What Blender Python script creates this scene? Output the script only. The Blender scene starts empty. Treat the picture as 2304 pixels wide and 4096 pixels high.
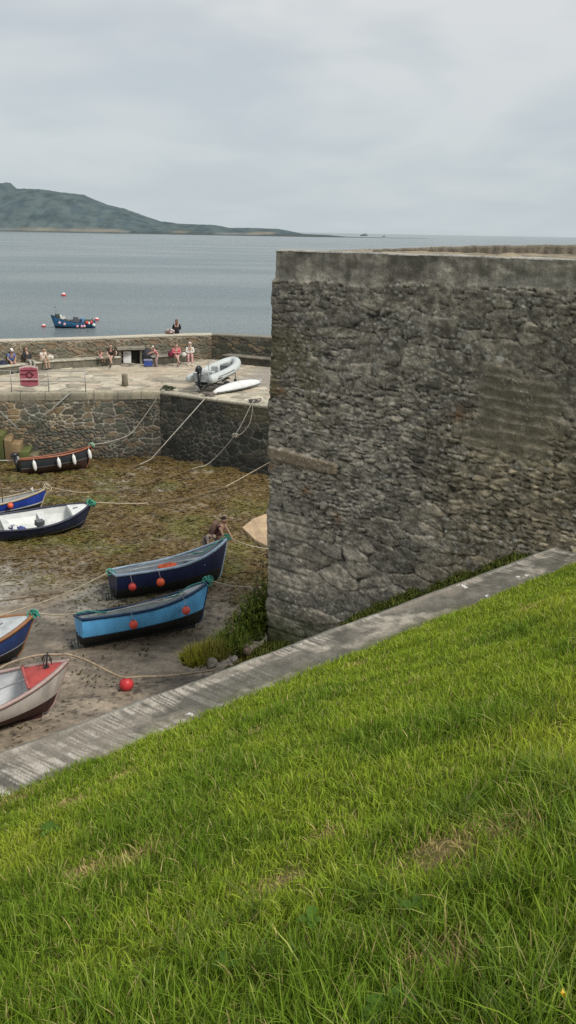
import bpy, math, random
import numpy as np
from mathutils import Vector, Matrix
random.seed(7); RNG = np.random.default_rng(11)
scn = bpy.context.scene; col = scn.collection
PI = math.pi; R = math.radians
# ------------------------------------------------------------------ camera
FOC = 3547.0; PITCH = R(17.52); ROLL = R(1.05)
def ray(px, py):
    u = (px-1152)/FOC; v = (py-2048)/FOC
    a = u*math.cos(ROLL)+v*math.sin(ROLL); b = -u*math.sin(ROLL)+v*math.cos(ROLL)
    return np.array((a, math.cos(PITCH)-b*math.sin(PITCH), -math.sin(PITCH)-b*math.cos(PITCH)))
def at(px, py, z):                      # survey point on the level z
    d = ray(px, py); return d*(z/d[2])
def atY(px, py, y):                     # survey point at the distance y
    d = ray(px, py); return d*(y/d[1])
cam = bpy.data.cameras.new('camera'); co = bpy.data.objects.new('camera', cam); col.objects.link(co)
cam.sensor_fit = 'VERTICAL'; cam.sensor_height = 36; cam.lens = FOC/4096*36
cam.clip_start = .05; cam.clip_end = 120000
cr, sr, cp, sp = math.cos(ROLL), math.sin(ROLL), math.cos(PITCH), math.sin(PITCH)
ax = Vector((cr, sr*sp, sr*cp)); ay = Vector((-sr, cr*sp, cr*cp)); az = Vector((0, -cp, sp))
M = Matrix((ax, ay, az)).transposed().to_4x4(); co.matrix_world = M
scn.camera = co
# ------------------------------------------------------------------ levels
Z_BEACH, Z_PIER, Z_SEA, Z_STRIP = -11.0, -7.6, -11.8, -5.0
# ------------------------------------------------------------------ noise
def _h(ix, iy, seed):
    n = (ix.astype(np.int64)*374761393 + iy.astype(np.int64)*668265263 + seed*1442695041) & 0xffffffff
    n = ((n ^ (n >> 13))*1274126177) & 0xffffffff
    n = ((n ^ (n >> 16))*2246822519) & 0xffffffff
    return ((n ^ (n >> 15)) & 0xffffff)/float(0xffffff)
def vnoise(x, y, seed=0):
    x = np.asarray(x, float); y = np.asarray(y, float)
    ix = np.floor(x); iy = np.floor(y); fx = x-ix; fy = y-iy
    fx = fx*fx*(3-2*fx); fy = fy*fy*(3-2*fy)
    a = _h(ix, iy, seed); b = _h(ix+1, iy, seed); c = _h(ix, iy+1, seed); d = _h(ix+1, iy+1, seed)
    return (a*(1-fx)+b*fx)*(1-fy)+(c*(1-fx)+d*fx)*fy
def fbm(x, y, seed=0, o=4, g=.5):
    x = np.asarray(x, float); y = np.asarray(y, float)
    s = 0; a = 1; t = 0
    for k in range(o):
        s = s+a*vnoise(x*2**k+k*17.3, y*2**k-k*9.1, seed+k); t += a; a *= g
    return s/t
def sstep(a, b, x):
    t = np.clip((x-a)/(b-a), 0, 1); return t*t*(3-2*t)
def voro(u, v, seed=0, jit=.85):        # f1, f2-f1, two hashes per cell
    iu = np.floor(u); iv = np.floor(v)
    f1 = np.full(u.shape, 9.); f2 = np.full(u.shape, 9.); cu = np.zeros(u.shape); cv = np.zeros(u.shape)
    for du in (-1, 0, 1):
        for dv in (-1, 0, 1):
            a = iu+du; b = iv+dv
            px = a+.5+jit*(_h(a, b, seed)-.5); py = b+.5+jit*(_h(a, b, seed+5)-.5)
            d = np.hypot(u-px, v-py)
            n = d < f1
            f2 = np.where(n, f1, np.minimum(f2, d)); cu = np.where(n, a, cu); cv = np.where(n, b, cv)
            f1 = np.where(n, d, f1)
    return f1, f2-f1, _h(cu, cv, seed+9), _h(cu, cv, seed+13), v-(cv+.5+jit*(_h(cu, cv, seed+5)-.5))
def nrm(x):
    return np.clip(.5+(x-x.mean())/(3.2*x.std()+1e-9), 0, 1)
def mix(a, b, t):
    a = np.asarray(a, float); b = np.asarray(b, float)
    t = np.asarray(t)[..., None]; return a*(1-t)+b*t
# ------------------------------------------------------------------ materials
def newmat(name):
    m = bpy.data.materials.new(name); m.use_nodes = True; nt = m.node_tree
    return m, nt, nt.nodes['Principled BSDF']
def noise_node(nt, scale, detail=4, rough=.55, coord='Object', stretch=None):
    tc = nt.nodes.new('ShaderNodeTexCoord'); mp = nt.nodes.new('ShaderNodeMapping')
    if stretch: mp.inputs['Scale'].default_value = stretch
    nz = nt.nodes.new('ShaderNodeTexNoise'); nz.inputs['Scale'].default_value = scale
    nz.inputs['Detail'].default_value = detail; nz.inputs['Roughness'].default_value = rough
    nt.links.new(tc.outputs[coord], mp.inputs['Vector']); nt.links.new(mp.outputs['Vector'], nz.inputs['Vector'])
    return nz
def ramp(nt, src, stops):
    r = nt.nodes.new('ShaderNodeValToRGB'); e = r.color_ramp.elements
    while len(e) < len(stops): e.new(.5)
    for k, (p, c) in enumerate(stops):
        e[k].position = p; e[k].color = (*c, 1) if len(c) == 3 else c
    nt.links.new(src, r.inputs['Fac']); return r
def bump(nt, bs, src, strength, dist):
    b = nt.nodes.new('ShaderNodeBump'); b.inputs['Strength'].default_value = strength; b.inputs['Distance'].default_value = dist
    nt.links.new(src, b.inputs['Height']); nt.links.new(b.outputs['Normal'], bs.inputs['Normal'])
def mulmix(nt, a, b, fac=1.0):
    m = nt.nodes.new('ShaderNodeMixRGB'); m.blend_type = 'MULTIPLY'; m.inputs['Fac'].default_value = fac
    nt.links.new(a, m.inputs[1]); nt.links.new(b, m.inputs[2]); return m
def paint(name, rgb, rough=.5, var=.35, scale=5, bmp=.15, bd=.004, metal=0, spec=.4, stretch=None):
    m, nt, bs = newmat(name)
    nz = noise_node(nt, scale, 5, .6, 'Object', stretch)
    lo = tuple(c*(1-var) for c in rgb); hi = tuple(min(1, c*(1+var*.6)+.004*var) for c in rgb)
    r = ramp(nt, nz.outputs['Fac'], [(.3, lo), (.55, rgb), (.75, hi)])
    nt.links.new(r.outputs['Color'], bs.inputs['Base Color'])
    bs.inputs['Roughness'].default_value = rough; bs.inputs['Metallic'].default_value = metal
    bs.inputs['Specular IOR Level'].default_value = spec
    n2 = noise_node(nt, scale*7, 3)
    bump(nt, bs, n2.outputs['Fac'], bmp, bd)
    return m
def vcol(name, rough=.9, scale=30, var=.5, bmp=.5, bd=.01, spec=.25, stretch=None, scale2=None):
    m, nt, bs = newmat(name)
    a = nt.nodes.new('ShaderNodeAttribute'); a.attribute_name = 'Col'
    nz = noise_node(nt, scale, 6, .65, 'Object', stretch)
    r = ramp(nt, nz.outputs['Fac'], [(.28, (1-var,)*3), (.5, (1, 1, 1)), (.75, (1+var*.8,)*3)])
    mm = mulmix(nt, a.outputs['Color'], r.outputs['Color'])
    out = mm.outputs['Color']
    if scale2:
        n3 = noise_node(nt, scale2, 4, .6)
        r3 = ramp(nt, n3.outputs['Fac'], [(.3, (1-var*.7,)*3), (.7, (1+var*.5,)*3)])
        out = mulmix(nt, out, r3.outputs['Color']).outputs['Color']
    nt.links.new(out, bs.inputs['Base Color'])
    bs.inputs['Roughness'].default_value = rough; bs.inputs['Specular IOR Level'].default_value = spec
    bump(nt, bs, nz.outputs['Fac'], bmp, bd)
    return m
def leafmat(name, trans=.35, rough=.55):
    m, nt, bs = newmat(name)
    a = nt.nodes.new('ShaderNodeAttribute'); a.attribute_name = 'Col'
    nz = noise_node(nt, 3, 3, .6)
    r = ramp(nt, nz.outputs['Fac'], [(.3, (.8, .85, .8)), (.7, (1.15, 1.12, 1.1))])
    mm = mulmix(nt, a.outputs['Color'], r.outputs['Color'])
    nt.links.new(mm.outputs['Color'], bs.inputs['Base Color'])
    bs.inputs['Roughness'].default_value = rough; bs.inputs['Specular IOR Level'].default_value = .1
    tr = nt.nodes.new('ShaderNodeBsdfTranslucent'); nt.links.new(mm.outputs['Color'], tr.inputs['Color'])
    mx = nt.nodes.new('ShaderNodeMixShader'); mx.inputs['Fac'].default_value = trans
    nt.links.new(bs.outputs['BSDF'], mx.inputs[1]); nt.links.new(tr.outputs['BSDF'], mx.inputs[2])
    nt.links.new(mx.outputs['Shader'], nt.nodes['Material Output'].inputs['Surface'])
    return m
_mc = {}
def P(rgb, rough=.55, **k):             # cached plain paints
    key = (rgb, rough, tuple(sorted(k.items())))
    if key not in _mc: _mc[key] = paint('paint_%d' % len(_mc), rgb, rough, **k)
    return _mc[key]
# ------------------------------------------------------------------ object helpers
def link(o, parent=None):
    col.objects.link(o)
    if parent is not None: o.parent = parent
    return o
def tag(o, label=None, cat=None, group=None, kind=None):
    if label: o['label'] = label
    if cat: o['category'] = cat
    if group: o['group'] = group
    if kind: o['kind'] = kind
    return o
def thing(name, label, cat, loc=(0, 0, 0), rot=(0, 0, 0), group=None, scale=1):
    o = bpy.data.objects.new(name, None); o.empty_display_size = .3
    o.location = loc; o.rotation_euler = rot; o.scale = (scale,)*3; link(o)
    return tag(o, label, cat, group)
def npmesh(name, V, F, mats, parent=None, C=None, smooth=True, mi=None):
    """V (n,3); F list of int arrays (k,3)/(k,4)"""
    if not isinstance(F, (list, tuple)): F = [F]
    me = bpy.data.meshes.new(name); V = np.asarray(V, np.float32)
    loops = np.concatenate([f.ravel() for f in F]).astype(np.int32)
    tot = np.concatenate([np.full(len(f), f.shape[1], np.int32) for f in F])
    st = np.concatenate([[0], np.cumsum(tot)[:-1]]).astype(np.int32)
    me.vertices.add(len(V)); me.vertices.foreach_set('co', V.ravel())
    me.loops.add(len(loops)); me.loops.foreach_set('vertex_index', loops)
    me.polygons.add(len(tot)); me.polygons.foreach_set('loop_start', st); me.polygons.foreach_set('loop_total', tot)
    me.polygons.foreach_set('use_smooth', np.full(len(tot), smooth, bool))
    if mi is not None: me.polygons.foreach_set('material_index', np.asarray(mi, np.int32))
    me.update(calc_edges=True)
    if C is not None:
        C = np.asarray(C, np.float32)
        if C.shape[1] == 3: C = np.hstack([C, np.ones((len(C), 1), np.float32)])
        a = me.color_attributes.new('Col', 'FLOAT_COLOR', 'POINT'); a.data.foreach_set('color', np.ascontiguousarray(C).ravel())
    for m in (mats if isinstance(mats, (list, tuple)) else [mats]): me.materials.append(m)
    me.validate()
    return link(bpy.data.objects.new(name, me), parent)
def gridfaces(n, m, off=0):
    i = np.arange(n*m).reshape(n, m)+off
    return np.stack([i[:-1, :-1].ravel(), i[1:, :-1].ravel(), i[1:, 1:].ravel(), i[:-1, 1:].ravel()], 1)
def grid(name, Pg, Cg, mat, parent=None, smooth=True, flip=False):
    n, m = Pg.shape[:2]; F = gridfaces(n, m)
    if flip: F = F[:, ::-1]
    return npmesh(name, Pg.reshape(-1, 3), F, mat, parent, None if Cg is None else Cg.reshape(-1, Cg.shape[-1]), smooth)
def rotz(a): return Matrix.Rotation(a, 3, 'Z')
class MB:
    def __init__(s): s.v = []; s.f = []; s.m = []; s.s = []
    def add(s, vs, fs, mi=0, smooth=False):
        o = len(s.v); s.v += [tuple(v) for v in vs]
        for f in fs: s.f.append([i+o for i in f]); s.m.append(mi); s.s.append(smooth)
        return s
    def box(s, c, d, rot=None, mi=0, taper=1.0, jit=0):
        vs = []
        for z in (-.5, .5):
            k = 1 if z < 0 else taper
            for x, y in ((-.5, -.5), (.5, -.5), (.5, .5), (-.5, .5)):
                v = Vector((x*d[0]*k, y*d[1]*k, z*d[2]))
                if jit: v += Vector([random.uniform(-jit, jit) for _ in range(3)])
                if rot is not None: v = rot @ v
                vs.append(v+Vector(c))
        return s.add(vs, [(3, 2, 1, 0), (4, 5, 6, 7), (0, 1, 5, 4), (1, 2, 6, 5), (2, 3, 7, 6), (3, 0, 4, 7)], mi)
    def rings(s, rings, mi=0, closed=True, caps=True, smooth=True):
        n = len(rings[0]); vs = [v for r in rings for v in r]; fs = []
        for a in range(len(rings)-1):
            for b in range(n if closed else n-1):
                c = (b+1) % n; fs.append((a*n+b, a*n+c, (a+1)*n+c, (a+1)*n+b))
        if caps and closed: fs += [tuple(range(n))[::-1], tuple((len(rings)-1)*n+i for i in range(n))]
        return s.add(vs, fs, mi, smooth)
    def tube(s, pts, r, n=8, mi=0, smooth=True, caps=True, flat=1.0):
        pts = [Vector(p) for p in pts]; rs = r if isinstance(r, (list, tuple)) else [r]*len(pts); rg = []
        up = Vector((0, 0, 1)); prev = None
        for k, p in enumerate(pts):
            t = (pts[min(k+1, len(pts)-1)]-pts[max(k-1, 0)]).normalized()
            if prev is None:
                a = t.cross(up) if abs(t.z) < .95 else t.cross(Vector((1, 0, 0)))
            else: a = prev-t*prev.dot(t)
            a.normalize(); b = t.cross(a); prev = a
            rg.append([p+(a*math.cos(2*PI*i/n)+b*math.sin(2*PI*i/n)*flat)*rs[k] for i in range(n)])
        return s.rings(rg, mi, True, caps, smooth)
    def ball(s, c, r, sc=(1, 1, 1), n=12, mi=0, rot=None, half=False):
        rg = []; k0 = n//2
        for k in range(1, k0):
            t = PI*k/k0
            if half and t > PI*.55: break
            ring = []
            for i in range(n):
                v = Vector((math.sin(t)*math.cos(2*PI*i/n)*sc[0], math.sin(t)*math.sin(2*PI*i/n)*sc[1], math.cos(t)*sc[2]))*r
                if rot is not None: v = rot @ v
                ring.append(v+Vector(c))
            rg.append(ring)
        top = Vector((0, 0, r*sc[2])); bot = Vector((0, 0, -r*sc[2]))
        if rot is not None: top = rot @ top; bot = rot @ bot
        o = len(s.v); s.rings(rg[::-1], mi, True, half, True)
        m = len(rg); base = o
        ti = len(s.v); s.v.append(tuple(top+Vector(c)))
        for i in range(n): s.f.append([base+(m-1)*n+i, base+(m-1)*n+(i+1) % n, ti]); s.m.append(mi); s.s.append(True)
        if not half:
            bi = len(s.v); s.v.append(tuple(bot+Vector(c)))
            for i in range(n): s.f.append([base+(i+1) % n, base+i, bi]); s.m.append(mi); s.s.append(True)
        return s
    def build(s, name, mats, parent=None, bevel=0, C=None):
        me = bpy.data.meshes.new(name); me.from_pydata(s.v, [], s.f)
        for m in (mats if isinstance(mats, (list, tuple)) else [mats]): me.materials.append(m)
        me.polygons.foreach_set('material_index', s.m); me.polygons.foreach_set('use_smooth', s.s); me.update()
        if C is not None:
            a = me.color_attributes.new('Col', 'FLOAT_COLOR', 'POINT')
            a.data.foreach_set('color', np.hstack([np.asarray(C, np.float32), np.ones((len(C), 1), np.float32)]).ravel())
        o = link(bpy.data.objects.new(name, me), parent)
        if bevel:
            b = o.modifiers.new('bevel', 'BEVEL'); b.width = bevel; b.segments = 2; b.limit_method = 'ANGLE'
        return o
def smooth_path(pts, n=8):
    pts = [Vector(p) for p in pts]; out = []
    for k in range(len(pts)-1):
        p0 = pts[max(k-1, 0)]; p1 = pts[k]; p2 = pts[k+1]; p3 = pts[min(k+2, len(pts)-1)]
        for i in range(n):
            t = i/n; out.append(.5*((2*p1)+(p2-p0)*t+(2*p0-5*p1+4*p2-p3)*t*t+(3*p1-p0-3*p2+p3)*t**3))
    return out+[pts[-1]]
def catenary(a, b, sag, n=14):
    a = Vector(a); b = Vector(b)
    return [a.lerp(b, i/n)-Vector((0, 0, 4*sag*(i/n)*(1-i/n))) for i in range(n+1)]
# ------------------------------------------------------------------ light
SUN_EL, SUN_AZ = R(50), R(128)           # azimuth from +Y towards +X
w = bpy.data.worlds.new('World'); scn.world = w; w.use_nodes = True; nt = w.node_tree
bg = nt.nodes['Background']; bg.inputs['Strength'].default_value = .1
sky = nt.nodes.new('ShaderNodeTexSky'); sky.sky_type = 'NISHITA'; sky.sun_disc = False
sky.sun_elevation = SUN_EL; sky.sun_rotation = SUN_AZ; sky.dust_density = 3; sky.air_density = 1
tc = nt.nodes.new('ShaderNodeTexCoord'); sx = nt.nodes.new('ShaderNodeSeparateXYZ'); nt.links.new(tc.outputs['Generated'], sx.inputs[0])
def wmath(op, a, b=None):
    n = nt.nodes.new('ShaderNodeMath'); n.operation = op
    for k, x in enumerate((a, b)):
        if x is None: continue
        if isinstance(x, (int, float)): n.inputs[k].default_value = x
        else: nt.links.new(x, n.inputs[k])
    return n.outputs[0]
zz = wmath('ADD', wmath('MAXIMUM', sx.outputs['Z'], 0.0), .16)
cx = nt.nodes.new('ShaderNodeCombineXYZ')
nt.links.new(wmath('DIVIDE', sx.outputs['X'], zz), cx.inputs[0]); nt.links.new(wmath('DIVIDE', sx.outputs['Y'], zz), cx.inputs[1])
def wnoise(scale, detail, off, sc=(1, 1, 1)):
    mp = nt.nodes.new('ShaderNodeMapping'); mp.inputs['Location'].default_value = off; mp.inputs['Scale'].default_value = sc
    nt.links.new(cx.outputs[0], mp.inputs['Vector'])
    n = nt.nodes.new('ShaderNodeTexNoise'); n.inputs['Scale'].default_value = scale; n.inputs['Detail'].default_value = detail
    n.inputs['Roughness'].default_value = .5; n.inputs['Distortion'].default_value = .25
    nt.links.new(mp.outputs['Vector'], n.inputs['Vector']); return n.outputs['Fac']
n1 = wnoise(1.5, 3, (3.1, 1.7, 0), (1.0, .8, 1)); n2 = wnoise(.6, 2, (7.3, 2.2, 0), (1, .8, 1))
cl = wmath('ADD', wmath('MULTIPLY', n1, .6), wmath('MULTIPLY', n2, .4))
cr_ = ramp(nt, cl, [(.41, (5.7, 6.15, 6.55)), (.5, (6.7, 7.0, 7.15)), (.58, (7.9, 7.95, 7.85))])
hz = nt.nodes.new('ShaderNodeMapRange'); hz.inputs[1].default_value = 0; hz.inputs[2].default_value = .3
nt.links.new(sx.outputs['Z'], hz.inputs[0]); hz.inputs[3].default_value = .8; hz.inputs[4].default_value = 0
mh = nt.nodes.new('ShaderNodeMixRGB'); nt.links.new(hz.outputs[0], mh.inputs[0]); nt.links.new(cr_.outputs['Color'], mh.inputs[1])
mh.inputs[2].default_value = (5.6, 6.4, 6.8, 1)
ms = nt.nodes.new('ShaderNodeMixRGB'); ms.inputs[0].default_value = .9
nt.links.new(sky.outputs[0], ms.inputs[1]); nt.links.new(mh.outputs[0], ms.inputs[2]); nt.links.new(ms.outputs[0], bg.inputs['Color'])
sl = bpy.data.lights.new('sun', 'SUN'); sl.energy = 3.1; sl.angle = R(13); sl.color = (1, .965, .91)
so = link(bpy.data.objects.new('sun', sl))
sd = Vector((math.sin(SUN_AZ)*math.cos(SUN_EL), math.cos(SUN_AZ)*math.cos(SUN_EL), math.sin(SUN_EL)))
so.rotation_euler = sd.to_track_quat('Z', 'Y').to_euler()
scn.view_settings.view_transform = 'Standard'; scn.view_settings.look = 'None'
scn.view_settings.exposure = 0; scn.view_settings.gamma = 1
scn.render.engine = 'CYCLES'; scn.cycles.max_bounces = 6; scn.cycles.diffuse_bounces = 3
scn.cycles.use_denoising = False
# ================================================================== SETTING
# ---- sea
m, nt, bs = newmat('sea_water')
bs.inputs['Base Color'].default_value = (.045, .085, .095, 1); bs.inputs['Roughness'].default_value = .25
bs.inputs['IOR'].default_value = 1.33
na = noise_node(nt, .38, 7, .68, 'Object', (.5, 1.2, 1)); nb = noise_node(nt, .02, 3, .5, 'Object', (.5, 1.5, 1))
r_ = ramp(nt, nb.outputs['Fac'], [(.38, (.15, .195, .205)), (.62, (.225, .262, .262))])
nt.links.new(r_.outputs['Color'], bs.inputs['Base Color'])
bump(nt, bs, na.outputs['Fac'], 1.0, 1.6)
rad = np.concatenate([[0], np.geomspace(15, 70000, 40)]); th = np.linspace(0, 2*PI, 49)
Pg = np.stack([rad[:, None]*np.sin(th), rad[:, None]*np.cos(th), np.full((41, 49), Z_SEA)], -1)
tag(grid('sea', Pg, None, m, flip=True), kind='structure')
# ---- harbour floor
x = np.arange(-26, 9, .052); y = np.arange(12.5, 46.5, .052); X, Y = np.meshgrid(x, y, indexing='ij')
def beach_z(X, Y):
    return Z_BEACH+.10*(fbm(X*.35, Y*.35, 3, 3)-.5)
def weed_mask(X, Y):
    n = fbm(X*.33, Y*.33, 21, 4, .55); n2 = fbm(X*.9+5, Y*1.6, 25, 3)
    a = sstep(-1.6, 1.6, (Y-(25.8-.12*(X+6)))+(n-.5)*9)          # the weed lies towards the quay
    a = a*(1-sstep(.52, .62, fbm(X*.4+9, Y*.75, 31, 3))*sstep(34, 24, Y)*.8)
    return np.clip(a*(.72+.9*(n2-.35)), 0, 1)
def beach_col(X, Y):
    W = weed_mask(X, Y)
    n = fbm(X*.8, Y*.8, 41, 4); n2 = fbm(X*4.2, Y*6, 43, 3); n3 = vnoise(X*8, Y*10, 47)*.6+vnoise(X*15, Y*17, 48)*.4
    sand = mix((.20, .158, .112), (.29, .238, .176), n)
    grey = mix((.22, .20, .165), (.32, .295, .25), n2)
    g = sstep(.42, .6, fbm(X*.28+2, Y*.5, 51, 3))*sstep(22, 26, Y)*sstep(-3, -6, X)
    c = mix(sand, grey, g); pud = sstep(.58, .66, fbm(X*.42+4, Y*.8+2, 67, 3))*sstep(30, 26, Y); c = mix(c, c*np.array((.55, .57, .58)), pud*.8)
    c = c*(1-.60*sstep(.60, .72, n3)*sstep(.40, .58, fbm(X*.6, Y*.9, 53, 2)))[..., None]; c = c*(.72+.56*nrm(fbm(X*1.6, Y*3.4, 54, 4)))[..., None]   # dark specks
    c = c*(.8+.4*n2)[..., None]
    weed = mix((.10, .068, .027), (.19, .135, .055), n2)
    weed = mix(weed, (.12, .125, .035), .7*sstep(.5, .72, fbm(X*.5+3, Y*.9, 57, 3)))
    weed = mix(weed, (.26, .22, .15), .8*sstep(.66, .74, fbm(X*.7, Y*2.2, 59, 3)))
    c = mix(c, weed, W)
    algae = sstep(.45, .62, fbm(X*.9, Y*1.1, 61, 3))*sstep(-3.2, -1.5, X)*sstep(22, 24.5, Y)*sstep(34, 29, Y)
    c = mix(c, mix((.13, .14, .035), (.19, .17, .06), n2), algae*.85)
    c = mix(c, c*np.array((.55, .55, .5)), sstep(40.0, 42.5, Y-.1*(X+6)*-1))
    return c, W
Cb, W = beach_col(X, Y)
Zb = beach_z(X, Y)+W*(.20*nrm(fbm(X*1.6, Y*2.4, 71, 4))+.05*fbm(X*8, Y*8, 73, 2))+.025*fbm(X*6, Y*6, 75, 2)
Zb = Zb-3*sstep(-19, -26, X)
def heap(X, Y): return .46*np.exp(-(((X+2.55)/1.15)**2+((Y-28.35)/.75)**2))
Zb = Zb+heap(X, Y)
m_beach = vcol('wet_sand', .6, 6, .35, .5, .03, .35, scale2=22)
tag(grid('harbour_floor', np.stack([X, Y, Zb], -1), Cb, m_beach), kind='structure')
# ---- seaweed (uncountable)
N = 130000
sx_ = RNG.uniform(-19, 2.6, N); sy_ = RNG.uniform(16.5, 43.8, N); wm = weed_mask(sx_, sy_)
keep = (RNG.random(N) < wm**1.3*1.1) | ((RNG.random(N) < .10) & (fbm(sx_*.7, sy_*.9, 63, 2) > .47)); sx_, sy_ = sx_[keep], sy_[keep]; k = len(sx_)
def ribbons(sx_, sy_, sz_, L, Wd, ang, lift, C, seg=3, droop=1.0):
    k = len(sx_); V = np.zeros((k, seg+1, 2, 3)); cc = np.zeros((k, seg+1, 2, 3))
    bend = RNG.normal(0, .5, k)
    px, py = sx_.copy(), sy_.copy()
    for i in range(seg+1):
        t = i/seg; a = ang+bend*t
        nx, ny = -np.sin(a), np.cos(a)
        wd = Wd*(1-.75*t**2)*(.55+.45*min(1, t*3))
        zz_ = sz_+lift*np.sin(PI*t*.8)*droop
        for j, s in enumerate((-.5, .5)):
            V[:, i, j] = np.stack([px+nx*wd*s, py+ny*wd*s, zz_+s*wd*.3], -1)
            cc[:, i, j] = C*(.75+.45*t)
        px = px+np.cos(a)*L/seg; py = py+np.sin(a)*L/seg
    base = (np.arange(k)*(seg+1)*2)[:, None]
    F = np.concatenate([base+np.array([2*i, 2*i+1, 2*i+3, 2*i+2]) for i in range(seg)])
    return V.reshape(-1, 3), F, cc.reshape(-1, 3)
tone = fbm(sx_*.5+3, sy_*.9, 57, 3)
Cw = mix((.12, .078, .03), (.21, .145, .055), RNG.random(k)); Cw = mix(Cw, (.17, .155, .04), .7*sstep(.5, .7, tone))
Cw = Cw*(.7+.55*RNG.random(k))[:, None]*(.45+.55*sstep(.1, .4, weed_mask(sx_, sy_)))[:, None]
V, F, C = ribbons(sx_, sy_, beach_z(sx_, sy_)+heap(sx_, sy_)+.02+.20*nrm(fbm(sx_*1.6, sy_*2.4, 71, 4))*weed_mask(sx_, sy_), RNG.uniform(.10, .36, k)*(.35+.65*sstep(.1, .4, weed_mask(sx_, sy_))), RNG.uniform(.02, .055, k), RNG.normal(.15, .55, k)+PI*(RNG.random(k) > .5),
                  RNG.uniform(.01, .06, k), Cw)
o = npmesh('seaweed', V, F, leafmat('seaweed_fronds', .15, .4), None, C)
tag(o, 'brown and olive seaweed covering the harbour floor below the quay', 'seaweed', kind='stuff')
# ---- headland
xs = np.linspace(-1500, 420, 420); d = np.linspace(0, 1, 46)
prof_px = [(-900, 640), (-300, 690), (0, 731), (30, 728), (60, 752), (180, 760), (330, 778), (420, 815), (500, 835), (560, 858), (640, 885), (720, 895), (860, 900), (920, 912), (1000, 911), (1110, 915), (1180, 928), (1215, 936), (1300, 939), (1400, 942)]
D0 = 2450.
hx = []; hh = []
for px, py in prof_px:
    p3 = atY(px, py, D0+350); hx.append(p3[0]); hh.append(p3[2]-Z_SEA)
hh[-1] = .5
Xh = xs[None, :]*np.ones((46, 1)); H = np.interp(xs, hx, hh)
dn = d[:, None]
hillshape = np.where(dn < .5, sstep(0, .5, dn)**.8, 1-.7*sstep(.5, 1, dn))
shore = np.interp(xs, [-1500, -700, -250, 60, 250, 420], [-60, 0, 0, 60, 260, 420])
Yh = D0+shore[None, :]+dn*700*np.interp(xs, [-1500, 0, 200, 420], [1, 1, .5, .12])[None, :]
nn = fbm(Xh*.012, Yh*.012, 81, 4); trees = fbm(Xh*.06, Yh*.05, 83, 4)
Zh = Z_SEA+H*hillshape*(.96+.06*nn)+np.minimum(H*.05, 3)*(trees-.5)*2*(dn > .08)*hillshape
Zh = np.where(dn < .02, Z_SEA-2, Zh)
rel = (Zh-Z_SEA)
Ch = mix((.092, .122, .130), (.112, .143, .140), nn); Ch = mix(Ch, (.078, .106, .118), sstep(.48, .62, trees)*.9)  # bluish distance haze mixed straight into the hill colours
low = sstep(9, 3, rel)
Ch = mix(Ch, (.085, .098, .098), low*.9)
beachy = low*sstep(5, 9, rel+4)*sstep(-1500, -640, Xh)*sstep(.48, .6, fbm(Xh*.008+1, Yh*0+2, 85, 2))
Ch = mix(Ch, (.26, .265, .25), np.clip(beachy, 0, 1)*.75)
Ch = mix(Ch, (.25, .22, .165), sstep(.5, .7, fbm(Xh*.01, Yh*.004, 87, 2))*sstep(14, 8, rel)*sstep(3, 6, rel)*.7)
tag(grid('headland', np.stack([Xh, Yh, Zh], -1), Ch, vcol('hazy_scrub', 1, .02, .25, .2, 1, .0)), kind='structure')
m_rock_far = paint('far_rock', (.14, .17, .18), .9, .3, .1)
for (px, py, wd, h, lab) in ((1455, 944, 34, 9, 'larger grey islet with a knob just off the tip of the headland'), (1535, 948, 14, 5, 'tiny dark skerry right of the larger islet near the horizon')):
    p = at(px, py, Z_SEA); s = p[1]/FOC
    b = MB(); rg = []
    for kz, (sc_, hz_) in enumerate(((1, -.3), (.85, .35), (.5, .7), (.3, 1.0))):
        rg.append([(wd*s*.5*sc_*math.cos(a)*random.uniform(.75, 1.2)+(.12*wd*s if kz > 1 else 0), wd*s*.4*sc_*math.sin(a)*random.uniform(.8, 1.2), h*s*hz_*random.uniform(.9, 1.1)) for a in [2*PI*i/12 for i in range(12)]])
    o = b.rings(rg, smooth=False).build('skerry', m_rock_far); o.location = p; tag(o, lab, 'rock islet', 'rocks off the headland')
# ---- grass bank : coordinates s along the coping, n across towards the harbour
E_ = np.array((.7495, .662)); N_ = np.array((-.662, .7495)); N0 = 6.95; SLOPE = .489
def bank_z(S, Nn):
    z = Z_STRIP-.02+SLOPE*(N0-Nn)
    return z+(.16*(fbm(S*.5, Nn*.5, 91, 3)-.5)+.05*(fbm(S*2, Nn*2, 93, 2)-.5))*sstep(0, .8, N0-Nn)
s_ = np.arange(-6, 20, .1); n_ = np.concatenate([np.arange(-9, N0, .1), [N0+.02]]); S, Nn = np.meshgrid(s_, n_, indexing='ij')
Zg = bank_z(S, Nn); Zg[:, -1] -= .12
Pg = np.stack([S*E_[0]+Nn*N_[0], S*E_[1]+Nn*N_[1], Zg], -1)
Cg = mix((.09, .105, .02), (.15, .17, .03), fbm(S*3, Nn*3, 95, 3))
STRAW = [(480, 3110, .16), (800, 2720, .0), (265, 3215, .22), (1020, 2930, .14), (1840, 2440, .22), (2100, 2440, .20), (1780, 3400, .22), (1300, 3350, .12), (2020, 3330, .2), (1430, 2660, .16), (350, 3490, .2), (540, 3435, .2), (1750, 3870, .16), (1640, 2740, .12), (60, 3200, .2), (1120, 3540, .16)]
spots = []
for px, py, rr in STRAW:
    d_ = ray(px, py)                       # walk down the ray to the bank
    for t in np.arange(2, 22, .02):
        q = d_*t; nn_ = q[:2]@N_; ss_ = q[:2]@E_
        if q[2] <= bank_z(np.array(ss_), np.array(nn_)): spots.append((ss_, nn_, rr)); break
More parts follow.
